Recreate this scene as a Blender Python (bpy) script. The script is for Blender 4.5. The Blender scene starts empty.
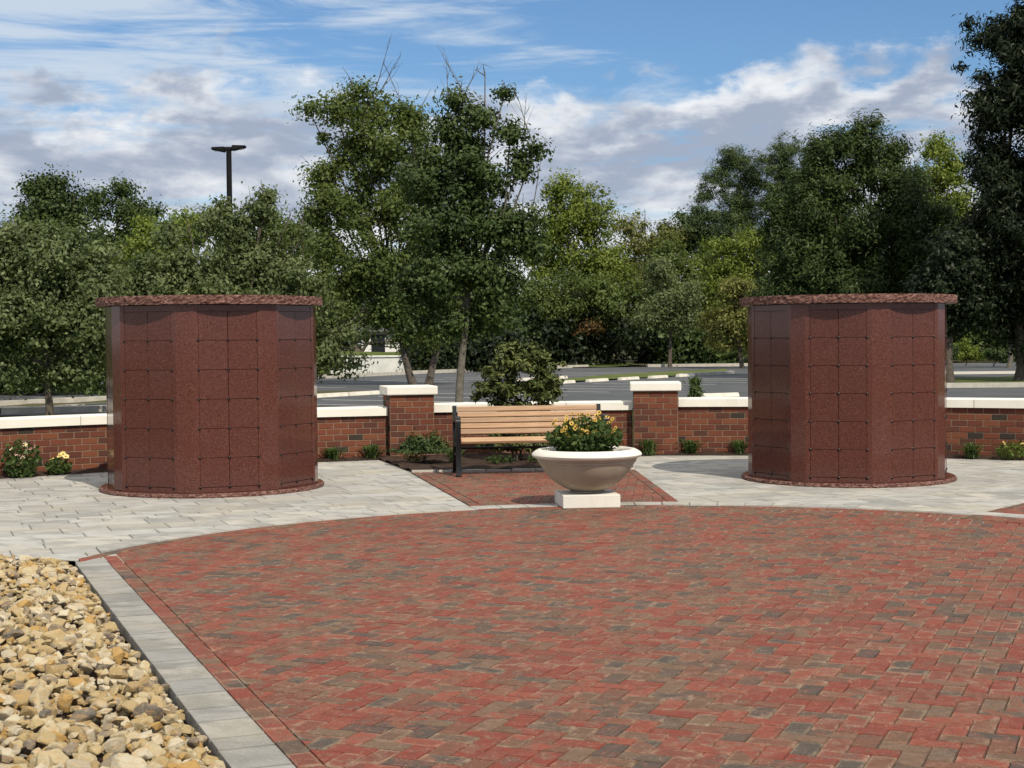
import bpy, bmesh, math, random
import numpy as np
from mathutils import Vector, Matrix

PI = math.pi
R_ = math.radians
random.seed(7)
SC = bpy.context.scene
COL = SC.collection

# ------------------------------------------------------------------ camera
F_PX, CX, CY = 1538.0, 512.0, 384.0
EYE = 1.6
ROLL = 0.009
PITCH = math.atan(44.0 / F_PX)
_f = np.array([0, math.cos(PITCH), -math.sin(PITCH)])
_r = np.array([1.0, 0, 0])
_u = np.cross(_r, _f)
RT = math.cos(ROLL) * _r - math.sin(ROLL) * _u
UP = math.sin(ROLL) * _r + math.cos(ROLL) * _u
cam_d = bpy.data.cameras.new('camera')
cam = bpy.data.objects.new('camera', cam_d)
COL.objects.link(cam)
cam.matrix_world = Matrix(((RT[0], UP[0], -_f[0], 0), (RT[1], UP[1], -_f[1], 0), (RT[2], UP[2], -_f[2], EYE), (0, 0, 0, 1)))
cam_d.sensor_width = 36.0
cam_d.lens = 36.0 * F_PX / 1024.0
cam_d.clip_start = 0.1
cam_d.clip_end = 2000
SC.camera = cam


def at(x, y, D):
    """world point at forward distance D for a spot measured on the photograph"""
    d = (x - CX) / F_PX * RT - (y - CY) / F_PX * UP + _f
    return np.array([0, 0, EYE]) + d * (D / d[1])


# ------------------------------------------------------------------ light
SUN_EL, SUN_AZ = 47.0, 27.0          # sun behind the camera, to its right
to_sun = Vector((math.sin(R_(SUN_AZ)) * math.cos(R_(SUN_EL)), -math.cos(R_(SUN_AZ)) * math.cos(R_(SUN_EL)), math.sin(R_(SUN_EL))))
sl = bpy.data.lights.new('sun', 'SUN')
sl.energy = 4.3
sl.angle = R_(0.53)
sl.color = (1.0, 0.915, 0.76)
so = bpy.data.objects.new('sun', sl)
so.rotation_euler = (-to_sun).to_track_quat('-Z', 'Y').to_euler()
COL.objects.link(so)

SC.view_settings.view_transform = 'Standard'
SC.view_settings.look = 'None'
SC.view_settings.exposure = 0.0
SC.view_settings.gamma = 1.0
SC.view_settings.use_curve_mapping = False
SC.render.engine = 'CYCLES'
SC.cycles.max_bounces = 6
SC.cycles.diffuse_bounces = 3
SC.cycles.glossy_bounces = 3
SC.cycles.transmission_bounces = 3
SC.cycles.transparent_max_bounces = 4
SC.cycles.use_denoising = True


class NT:
    """small helper to wire node trees"""
    def __init__(self, tree):
        self.t = tree

    def n(self, kind, **kw):
        nd = self.t.nodes.new(kind)
        for k, v in kw.items():
            if k == 'inp':
                for a, b in v.items():
                    nd.inputs[a].default_value = b
            else:
                setattr(nd, k, v)
        return nd

    def l(self, a, b):
        self.t.links.new(a, b)

    def put(self, sock, v):
        if isinstance(v, bpy.types.NodeSocket):
            self.l(v, sock)
        else:
            sock.default_value = v

    def m(self, op, a, b=0.0, c=None, clamp=False):
        nd = self.n('ShaderNodeMath', operation=op, use_clamp=clamp)
        self.put(nd.inputs[0], a)
        self.put(nd.inputs[1], b)
        if c is not None:
            self.put(nd.inputs[2], c)
        return nd.outputs[0]

    def mix(self, fac, a, b, mode='MIX'):
        nd = self.n('ShaderNodeMix', data_type='RGBA', blend_type=mode)
        self.put(nd.inputs[0], fac)
        for s, v in ((nd.inputs[6], a), (nd.inputs[7], b)):
            self.put(s, v if isinstance(v, bpy.types.NodeSocket) else (*v[:3], 1))
        return nd.outputs[2]

    def step(self, v, lo, hi, a=0.0, b=1.0):
        nd = self.n('ShaderNodeMapRange', interpolation_type='SMOOTHSTEP')
        self.put(nd.inputs[0], v)
        for i, q in zip((1, 2, 3, 4), (lo, hi, a, b)):
            self.put(nd.inputs[i], q)
        return nd.outputs[0]

    def noise(self, vec, scale, detail=4.0, rough=0.5, dist=0.0):
        nd = self.n('ShaderNodeTexNoise', inp={'Scale': scale, 'Detail': detail, 'Roughness': rough, 'Distortion': dist})
        if vec is not None:
            self.l(vec, nd.inputs['Vector'])
        return nd.outputs[0]

    def map(self, vec, scale=(1, 1, 1), loc=(0, 0, 0), rot=(0, 0, 0)):
        nd = self.n('ShaderNodeMapping', inp={'Scale': scale, 'Location': loc, 'Rotation': rot})
        self.l(vec, nd.inputs[0])
        return nd.outputs[0]

    def ramp(self, fac, stops, interp='LINEAR'):
        nd = self.n('ShaderNodeValToRGB')
        nd.color_ramp.interpolation = interp
        e = nd.color_ramp.elements
        while len(e) < len(stops):
            e.new(0.5)
        for q, (p, c) in zip(e, stops):
            q.position = p
            q.color = (*c, 1)
        self.l(fac, nd.inputs[0])
        return nd.outputs[0]


# sky: Nishita with cloud layers mixed in by direction
w = bpy.data.worlds.new('World')
SC.world = w
w.use_nodes = True
w.node_tree.nodes.clear()
g = NT(w.node_tree)
SKY_STRENGTH = 0.08
sky = g.n('ShaderNodeTexSky', sky_type='NISHITA', sun_disc=False, sun_elevation=R_(SUN_EL), sun_rotation=R_(180 - SUN_AZ),
          altitude=50, air_density=1.0, dust_density=0.6, ozone_density=2.2)
tc = g.n('ShaderNodeTexCoord')
dirv = tc.outputs['Generated']
sx = g.n('ShaderNodeSeparateXYZ')
g.l(dirv, sx.inputs[0])
dx, dz = sx.outputs[0], sx.outputs[2]
blue = g.mix(1.0, sky.outputs[0], (0.86, 1.12, 1.36), 'MULTIPLY')
# cirrus: long streaks high up, thicker towards the left
wv = g.noise(g.map(dirv, (5, 5, 8), (0.3, 7.7, 2.0)), 1.0, 3, 0.5)
n1 = g.noise(g.map(dirv, (6.5, 6.5, 52), (3.1, 0.4, 1.7), (0, 0.13, 0)), 1.0, 10, 0.63, 0.7)
cov1 = g.m('ADD', n1, g.m('ADD', g.m('MULTIPLY', dx, -0.55), g.m('MULTIPLY', g.m('SUBTRACT', wv, 0.5), 0.5)))
cir = g.m('MULTIPLY', g.m('MULTIPLY', g.step(cov1, 0.45, 0.74), 0.82), g.step(dz, 0.26, 0.50, 1.0, 0.0))
fill_veil = g.m('MULTIPLY', g.step(dz, 0.27, 0.55), g.step(wv, 0.25, 0.60, 0.55, 0.95))  # bright overhead layer, out of view, added to lift the ambient fill
# cumulus bank low over the horizon
n2 = g.noise(g.map(dirv, (20, 20, 38), (5.2, 1.3, 0.6)), 1.0, 9, 0.56, 0.2)
n3 = g.noise(g.map(dirv, (6.5, 6.5, 10), (1.2, 4.4, 9.1)), 1.0, 2, 0.5)
edge = g.m('ADD', dz, g.m('ADD', g.m('MULTIPLY', g.m('SUBTRACT', n2, 0.5), -0.13), g.m('MULTIPLY', g.m('SUBTRACT', n3, 0.5), -0.10)))
cum = g.step(edge, 0.141, 0.167, 1.0, 0.0)
hole = g.step(g.noise(g.map(dirv, (9, 9, 40), (2.2, 8.3, 3.3)), 1.0, 7, 0.58, 0.3), 0.54, 0.68)
cum = g.m('MULTIPLY', cum, g.m('SUBTRACT', 1.0, g.m('MULTIPLY', hole, 0.70)))
shade = g.noise(g.map(dirv, (13, 13, 34), (9.4, 0.2, 4.3)), 1.0, 8, 0.55, 0.15)
rim = g.step(edge, 0.120, 0.152, 0.0, 0.12)
low = g.m('ADD', rim, g.step(dz, 0.05, 0.13, 0.12, -0.04))
lit = g.step(g.m('ADD', g.m('ADD', shade, low), g.m('MULTIPLY', dx, -0.10)), 0.43, 0.70)
k = 1.0 / SKY_STRENGTH
ccol = g.mix(lit, tuple(k * q for q in (0.37, 0.43, 0.55)), tuple(k * q for q in (0.88, 0.90, 0.93)))
ccir = tuple(k * q for q in (0.66, 0.74, 0.83))
c1 = g.mix(fill_veil, g.mix(cir, blue, ccir), tuple(k * q for q in (0.90, 0.90, 0.88)))
c2 = g.mix(cum, c1, ccol)
bg = g.n('ShaderNodeBackground', inp={'Strength': SKY_STRENGTH})
g.l(c2, bg.inputs[0])
wo = g.n('ShaderNodeOutputWorld')
g.l(bg.outputs[0], wo.inputs[0])


# ------------------------------------------------------------------ materials
def material(name):
    m = bpy.data.materials.new(name)
    m.use_nodes = True
    m.node_tree.nodes.clear()
    t = NT(m.node_tree)
    out = t.n('ShaderNodeOutputMaterial')
    b = t.n('ShaderNodeBsdfPrincipled')
    t.l(b.outputs[0], out.inputs[0])
    return m, t, b, out


def pos(t):
    return t.n('ShaderNodeNewGeometry').outputs['Position']


def bump(t, b, h, strength=0.5, dist=0.01):
    nd = t.n('ShaderNodeBump', inp={'Strength': strength, 'Distance': dist})
    t.l(h, nd.inputs['Height'])
    t.l(nd.outputs[0], b.inputs['Normal'])


def island(t):
    return t.n('ShaderNodeNewGeometry').outputs['Random Per Island']


def uv_edge(t):
    """distance from the block's own edge, 0 at the edge to 0.5 in the middle (metres in u, v)"""
    a = t.n('ShaderNodeAttribute', attribute_name='edge')
    return a.outputs['Fac']


def simple(name, col, rough=0.6, var=0.15, scale=8.0, metal=0.0, bmp=0.0, bscale=60.0, spec=0.5):
    m, t, b, o = material(name)
    p = pos(t)
    n = t.noise(p, scale, 5, 0.6)
    c = t.mix(t.step(n, 0.25, 0.75), tuple(q * (1 - var) for q in col), tuple(min(1, q * (1 + var)) for q in col))
    t.l(c, b.inputs['Base Color'])
    b.inputs['Roughness'].default_value = rough
    b.inputs['Metallic'].default_value = metal
    b.inputs['Specular IOR Level'].default_value = spec
    if bmp:
        bump(t, b, t.noise(p, bscale, 4, 0.6), bmp, 0.01)
    return m


def mat_paver():
    m, t, b, o = material('clay paver')
    p = pos(t)
    r = island(t)
    big = t.noise(p, 0.9, 3, 0.6)
    rr = t.m('ADD', r, t.m('MULTIPLY', t.m('SUBTRACT', big, 0.5), 0.55))
    base = t.ramp(rr, [(0.0, (0.194, 0.042, 0.025)), (0.14, (0.221, 0.054, 0.032)), (0.25, (0.163, 0.050, 0.031)), (0.34, (0.150, 0.065, 0.039)),
                       (0.43, (0.232, 0.062, 0.037)), (0.52, (0.129, 0.073, 0.044)), (0.60, (0.200, 0.050, 0.031)), (0.69, (0.152, 0.094, 0.059)), (0.77, (0.098, 0.067, 0.047)),
                       (0.84, (0.179, 0.074, 0.044)), (0.90, (0.072, 0.058, 0.046))], 'CONSTANT')
    # each unit is burnt unevenly: a second body colour in streaks
    oth = t.ramp(t.m('FRACT', t.m('MULTIPLY', r, 7.3)), [(0.0, (0.194, 0.058, 0.037)), (0.3, (0.163, 0.104, 0.067)), (0.55, (0.090, 0.072, 0.055)), (0.75, (0.211, 0.110, 0.075))], 'CONSTANT')
    n1 = t.noise(p, 13, 5, 0.65, 0.5)
    n2 = t.noise(p, 95, 3, 0.6)
    c = t.mix(t.m('MULTIPLY', t.step(n1, 0.42, 0.66), 0.60), base, oth)
    c = t.mix(t.m('MULTIPLY', t.step(t.noise(p, 24, 4, 0.6), 0.58, 0.34), 0.35), c, (0.085, 0.045, 0.034))
    # worn, dusty arrises on some units
    e = uv_edge(t)
    wn = t.m('ADD', t.noise(p, 15, 5, 0.7), t.m('MULTIPLY', t.m('FRACT', t.m('MULTIPLY', r, 3.1)), 0.30))
    wear = t.m('MULTIPLY', t.m('MULTIPLY', t.step(e, 0.026, 0.0), 0.50), t.step(wn, 0.60, 0.92))
    c = t.mix(wear, c, (0.42, 0.315, 0.22))
    c = t.mix(t.m('MULTIPLY', t.step(t.m('ADD', n2, t.m('MULTIPLY', n1, 0.5)), 0.78, 1.0), 0.4), c, (0.38, 0.27, 0.19))
    t.l(c, b.inputs['Base Color'])
    b.inputs['Roughness'].default_value = 0.8
    b.inputs['Specular IOR Level'].default_value = 0.3
    bump(t, b, t.m('ADD', t.noise(p, 60, 5, 0.65), t.m('MULTIPLY', n1, 1.2)), 0.55, 0.006)
    return m


def mat_slab(name='grey concrete paver', tone=1.0):
    m, t, b, o = material(name)
    p = pos(t)
    r = island(t)
    base = t.ramp(r, [(0.0, (0.389, 0.373, 0.352)), (0.2, (0.424, 0.415, 0.391)), (0.4, (0.353, 0.342, 0.322)), (0.55, (0.460, 0.433, 0.386)), (0.72, (0.407, 0.392, 0.366)), (0.88, (0.327, 0.320, 0.308))], 'CONSTANT')
    st = t.noise(t.map(p, (3.6, 5.5, 4), (0, 0, 0), (0, 0, R_(21))), 1.0, 6, 0.65, 0.6)
    c = t.mix(t.m('MULTIPLY', t.step(t.m('ADD', st, t.m('MULTIPLY', r, 0.12)), 0.45, 0.72), 0.80), base, (0.235, 0.228, 0.205))
    c = t.mix(t.m('MULTIPLY', t.step(t.noise(p, 1.3, 3, 0.5), 0.45, 0.75), 0.5), c, (0.43, 0.385, 0.30))
    c = t.mix(t.m('MULTIPLY', t.step(t.noise(p, 70, 3, 0.7), 0.52, 0.75), 0.35), c, (0.66, 0.65, 0.62))
    e = uv_edge(t)
    c = t.mix(t.m('MULTIPLY', t.step(e, 0.02, 0.002), 0.25), c, (0.22, 0.21, 0.19))
    c = t.mix(1.0, c, (tone, tone, tone), 'MULTIPLY')
    t.l(c, b.inputs['Base Color'])
    b.inputs['Roughness'].default_value = 0.85
    b.inputs['Specular IOR Level'].default_value = 0.3
    bump(t, b, t.m('ADD', t.noise(p, 45, 5, 0.7), t.m('MULTIPLY', st, 0.8)), 0.5, 0.006)
    return m


def mat_granite(name, rough, tint=1.0, rock=False):
    m, t, b, o = material(name)
    p = pos(t)
    v = t.n('ShaderNodeTexVoronoi', inp={'Scale': 120.0})
    t.l(p, v.inputs['Vector'])
    sp = t.n('ShaderNodeSeparateColor')
    t.l(v.outputs['Color'], sp.inputs[0])
    c = t.ramp(sp.outputs[0], [(0.0, (0.050, 0.017, 0.013)), (0.2, (0.079, 0.027, 0.020)), (0.55, (0.095, 0.033, 0.025)), (0.82, (0.110, 0.041, 0.032)), (0.97, (0.133, 0.061, 0.048))])
    c = t.mix(t.m('MULTIPLY', t.step(t.noise(p, 5.0, 4, 0.6), 0.35, 0.7), 0.35), c, (0.098, 0.034, 0.028))
    if rock:
        n = t.noise(t.map(p, (1, 1, 1.6)), 26, 6, 0.7)
        c = t.mix(t.step(n, 0.40, 0.66), c, (0.30, 0.17, 0.135))
        bump(t, b, n, 1.0, 0.03)
    c = t.mix(1.0, c, (tint, tint, tint), 'MULTIPLY')
    t.l(c, b.inputs['Base Color'])
    b.inputs['Roughness'].default_value = rough
    b.inputs['IOR'].default_value = 1.48
    b.inputs['Specular IOR Level'].default_value = 0.32
    return m


def mat_brick():
    m, t, b, o = material('wall brick')
    p = pos(t)
    r = island(t)
    base = t.ramp(r, [(0.0, (0.124, 0.032, 0.014)), (0.25, (0.150, 0.041, 0.017)), (0.5, (0.098, 0.026, 0.013)), (0.68, (0.168, 0.052, 0.021)),
                      (0.84, (0.075, 0.024, 0.013)), (0.955, (0.028, 0.020, 0.014))], 'CONSTANT')
    n = t.noise(p, 30, 5, 0.65)
    c = t.mix(t.m('MULTIPLY', t.step(n, 0.45, 0.8), 0.5), base, (0.07, 0.025, 0.016))
    c = t.mix(t.m('MULTIPLY', t.step(t.noise(p, 8, 3, 0.6), 0.6, 0.8), 0.30), c, (0.21, 0.11, 0.07))
    t.l(c, b.inputs['Base Color'])
    b.inputs['Roughness'].default_value = 0.85
    bump(t, b, t.noise(p, 90, 4, 0.7), 0.5, 0.006)
    return m


def mat_rock():
    m, t, b, o = material('river stone')
    p = pos(t)
    oi = t.n('ShaderNodeObjectInfo')
    r = t.m('FRACT', t.m('ADD', t.m('MULTIPLY', island(t), 3.7), oi.outputs['Random']))
    base = t.ramp(r, [(0.0, (0.44, 0.335, 0.17)), (0.2, (0.52, 0.43, 0.265)), (0.36, (0.36, 0.26, 0.125)), (0.48, (0.48, 0.41, 0.29)), (0.58, (0.25, 0.205, 0.145)),
                      (0.66, (0.58, 0.51, 0.37)), (0.77, (0.44, 0.27, 0.085)), (0.86, (0.155, 0.135, 0.11)), (0.93, (0.47, 0.36, 0.19))], 'CONSTANT')
    n = t.noise(t.map(p, (1, 1, 3)), 20, 5, 0.65, 0.4)
    c = t.mix(t.m('MULTIPLY', t.step(n, 0.42, 0.74), 0.7), base, (0.50, 0.30, 0.11))
    c = t.mix(t.m('MULTIPLY', t.step(t.noise(p, 34, 4, 0.6), 0.56, 0.74), 0.55), c, (0.60, 0.53, 0.40))
    t.l(c, b.inputs['Base Color'])
    b.inputs['Roughness'].default_value = 0.82
    bump(t, b, t.noise(p, 55, 6, 0.75), 0.9, 0.016)
    return m


def mat_leaf(name, dark, mid, light, trans=0.34, patch=0.6, rough=0.5):
    m, t, b, o = material(name)
    p = pos(t)
    r = island(t)
    n = t.noise(p, patch, 3, 0.6)
    f = t.m('ADD', t.m('MULTIPLY', r, 0.62), t.m('MULTIPLY', t.m('SUBTRACT', n, 0.5), 1.1))
    f = t.m('ADD', f, 0.16, None, True)
    c = t.ramp(f, [(0.05, dark), (0.5, mid), (0.95, light)])
    t.l(c, b.inputs['Base Color'])
    b.inputs['Roughness'].default_value = rough
    b.inputs['Specular IOR Level'].default_value = 0.2
    tr = t.n('ShaderNodeBsdfTranslucent')
    t.l(t.mix(1.0, c, (1.25, 1.35, 0.6), 'MULTIPLY'), tr.inputs[0])
    mx = t.n('ShaderNodeMixShader')
    mx.inputs[0].default_value = trans
    t.l(b.outputs[0], mx.inputs[1])
    t.l(tr.outputs[0], mx.inputs[2])
    t.l(mx.outputs[0], o.inputs[0])
    return m


def mat_ground(name, a, bcol, scale, rough=0.9, fine=30.0, bm=0.4):
    m, t, b, o = material(name)
    p = pos(t)
    c = t.mix(t.step(t.noise(p, scale, 5, 0.6), 0.35, 0.68), a, bcol)
    c = t.mix(t.m('MULTIPLY', t.step(t.noise(p, fine, 4, 0.7), 0.4, 0.8), 0.4), c, tuple(q * 0.5 for q in a))
    t.l(c, b.inputs['Base Color'])
    b.inputs['Roughness'].default_value = rough
    b.inputs['Specular IOR Level'].default_value = 0.25
    bump(t, b, t.noise(p, fine, 4, 0.7), bm, 0.02)
    return m


def mat_wood():
    m, t, b, o = material('bench wood')
    tc_ = t.n('ShaderNodeTexCoord').outputs['Object']
    n = t.noise(t.map(tc_, (2.2, 40, 40)), 1.0, 6, 0.6, 0.6)
    c = t.mix(t.step(n, 0.3, 0.72), (0.34, 0.205, 0.115), (0.49, 0.325, 0.20))
    c = t.mix(1.0, c, t.mix(t.n('ShaderNodeObjectInfo').outputs['Random'], (0.86, 0.86, 0.86), (1.1, 1.06, 1.0)), 'MULTIPLY')
    t.l(c, b.inputs['Base Color'])
    b.inputs['Roughness'].default_value = 0.5
    bump(t, b, n, 0.15, 0.004)
    return m


def mat_cast():
    m, t, b, o = material('cast stone')
    p = pos(t)
    c = t.mix(t.step(t.noise(p, 3.5, 5, 0.65), 0.3, 0.7), (0.35, 0.30, 0.225), (0.44, 0.385, 0.295))
    c = t.mix(t.m('MULTIPLY', t.step(t.noise(t.map(p, (9, 9, 1.6)), 1.0, 4, 0.6), 0.50, 0.75), 0.35), c, (0.27, 0.22, 0.165))
    c = t.mix(t.m('MULTIPLY', t.step(t.noise(p, 130, 2, 0.6), 0.58, 0.72), 0.4), c, (0.33, 0.29, 0.24))
    t.l(c, b.inputs['Base Color'])
    b.inputs['Roughness'].default_value = 1.0
    b.inputs['Specular IOR Level'].default_value = 0.08
    bump(t, b, t.noise(p, 110, 4, 0.7), 0.35, 0.004)
    return m


def mat_coping(name, col=(0.80, 0.765, 0.68)):
    m, t, b, o = material(name)
    p = pos(t)
    c = t.mix(t.step(t.noise(p, 2.2, 5, 0.65), 0.3, 0.7), tuple(q * 0.90 for q in col), col)
    c = t.mix(t.m('MULTIPLY', t.step(t.noise(t.map(p, (5, 5, 1.2)), 1.0, 5, 0.65), 0.55, 0.8), 0.35), c, (0.52, 0.45, 0.35))
    t.l(c, b.inputs['Base Color'])
    b.inputs['Roughness'].default_value = 0.85
    bump(t, b, t.noise(p, 90, 4, 0.7), 0.3, 0.004)
    return m


M = {}
M['paver'] = mat_paver()
M['slab'] = mat_slab()
M['strip'] = mat_slab('darker grey edging paver', 0.76)
M['granite'] = mat_granite('polished granite', 0.10)
M['granite_panel'] = mat_granite('polished granite panel', 0.13, 0.92)
M['granite_rock'] = mat_granite('split granite edge', 0.75, 1.0, True)
M['brick'] = mat_brick()
M['mortar'] = simple('mortar', (0.215, 0.150, 0.105), 0.95, 0.2, 9)
M['rock'] = mat_rock()
M['wood'] = mat_wood()
M['iron'] = simple('black painted iron', (0.006, 0.006, 0.0065), 0.38, 0.2, 20, spec=0.35)
M['bronze'] = simple('dark bronze', (0.030, 0.020, 0.017), 0.35, 0.2, 30, 0.6)
M['cast'] = mat_cast()  # bowl body toned darker for the shade under its curve
M['rim'] = mat_coping('sun-lightened cast rim', (0.74, 0.71, 0.63))  # rim lighter than the bowl: sun on its top put into the colour
M['coping'] = mat_coping('cream coping')
M['pedestal'] = mat_coping('pale cast block', (0.70, 0.67, 0.60))
M['soil'] = mat_ground('potting soil', (0.035, 0.024, 0.017), (0.06, 0.042, 0.03), 12)
M['mulch'] = mat_ground('mulch', (0.060, 0.036, 0.025), (0.028, 0.017, 0.012), 14, 0.95, 45, 0.9)
M['sand'] = simple('joint sand', (0.050, 0.040, 0.033), 0.95, 0.3, 20)
M['grit'] = simple('pale joint grit', (0.21, 0.195, 0.165), 0.95, 0.3, 20)
M['asphalt'] = mat_ground('asphalt', (0.098, 0.102, 0.108), (0.070, 0.074, 0.080), 0.35, 0.85, 22, 0.25)
M['grass'] = mat_ground('lawn', (0.115, 0.135, 0.030), (0.065, 0.095, 0.022), 0.8, 0.95, 9, 0.8)
M['litter'] = mat_ground('leaf litter', (0.09, 0.065, 0.035), (0.06, 0.075, 0.022), 1.1, 0.95, 9, 0.8)
M['kerbc'] = simple('kerb concrete', (0.46, 0.43, 0.37), 0.9, 0.18, 3)
M['stopc'] = simple('wheel stop concrete', (0.66, 0.62, 0.53), 0.9, 0.15, 3)
M['paint'] = simple('road paint', (0.62, 0.62, 0.60), 0.8, 0.25, 5)
M['bark'] = simple('bark', (0.085, 0.068, 0.053), 0.9, 0.4, 14, bmp=0.8, bscale=30)
M['bark_pale'] = simple('pale bark', (0.125, 0.11, 0.09), 0.9, 0.35, 10, bmp=0.6, bscale=26)
M['concrete'] = simple('pale concrete', (0.62, 0.62, 0.60), 0.9, 0.15, 1.2)
M['white'] = simple('white siding', (0.78, 0.78, 0.77), 0.7, 0.05, 1)
M['glass'] = simple('dark window', (0.02, 0.025, 0.03), 0.1, 0.1, 1)
M['roof'] = simple('grey shingle', (0.11, 0.11, 0.115), 0.9, 0.2, 4)
M['lamp'] = simple('dark bronze lamp paint', (0.006, 0.006, 0.007), 0.7, 0.2, 6, spec=0.2)
M['lens'] = simple('lamp lens', (0.35, 0.36, 0.36), 0.3, 0.05, 6)
M['yellow'] = simple('yellow petals', (0.52, 0.33, 0.05), 0.6, 0.22, 40)
M['cone'] = simple('dark flower centre', (0.035, 0.016, 0.012), 0.8, 0.3, 60)
M['pink'] = simple('pink petals', (0.80, 0.42, 0.38), 0.6, 0.2, 40)
M['palepink'] = simple('pale pink petals', (0.85, 0.66, 0.56), 0.6, 0.15, 40)
M['cream'] = simple('cream yellow petals', (0.85, 0.70, 0.30), 0.6, 0.15, 40)

LF = {}
LF['mid'] = mat_leaf('mid green leaf', (0.050, 0.075, 0.019), (0.103, 0.140, 0.038), (0.192, 0.224, 0.068))
LF['grey'] = mat_leaf('grey green leaf', (0.058, 0.080, 0.032), (0.128, 0.161, 0.068), (0.237, 0.262, 0.126))
LF['deep'] = mat_leaf('deep green leaf', (0.024, 0.044, 0.013), (0.053, 0.081, 0.024), (0.101, 0.135, 0.042), 0.18)
LF['lime'] = mat_leaf('bright green leaf', (0.072, 0.111, 0.017), (0.152, 0.197, 0.034), (0.240, 0.267, 0.060), 0.3)
LF['olive'] = mat_leaf('olive leaf', (0.092, 0.099, 0.028), (0.174, 0.183, 0.052), (0.285, 0.264, 0.089))
LF['pine'] = mat_leaf('pine needle', (0.028, 0.049, 0.015), (0.058, 0.089, 0.029), (0.110, 0.144, 0.049), 0.1)
LF['black'] = mat_leaf('very dark leaf', (0.007, 0.014, 0.006), (0.015, 0.025, 0.010), (0.033, 0.046, 0.018), 0.10)  # on the undergrowth this tone stands in for canopy shade
LF['bush'] = mat_leaf('glossy shrub leaf', (0.034, 0.050, 0.014), (0.090, 0.110, 0.033), (0.201, 0.206, 0.072), 0.15, 3.0, 0.4)
LF['herb'] = mat_leaf('herb leaf', (0.025, 0.048, 0.014), (0.055, 0.092, 0.025), (0.110, 0.150, 0.045), 0.25, 4.0)
LF['blade'] = mat_leaf('grass blade', (0.05, 0.08, 0.016), (0.10, 0.145, 0.03), (0.17, 0.21, 0.05), 0.25, 4.0)
LF['rust'] = mat_leaf('rusty leaf', (0.070, 0.050, 0.018), (0.130, 0.075, 0.027), (0.200, 0.110, 0.041), 0.25)


# ------------------------------------------------------------------ object helpers
def link(name, me, parent=None, loc=None, rotz=None):
    o = bpy.data.objects.new(name, me)
    COL.objects.link(o)
    if parent is not None:
        o.parent = parent
    if loc is not None:
        o.location = loc
    if rotz is not None:
        o.rotation_euler = (0, 0, rotz)
    return o


def thing(name, label, cat, loc=(0, 0, 0), rotz=0.0, group=None):
    return tag(link(name, None, None, loc, rotz), label, cat, group)


def tag(o, label, cat, group=None, kind=None):
    o['label'] = label
    o['category'] = cat
    if group:
        o['group'] = group
    if kind:
        o['kind'] = kind
    return o


def struct(o):
    o['kind'] = 'structure'
    return o


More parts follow.
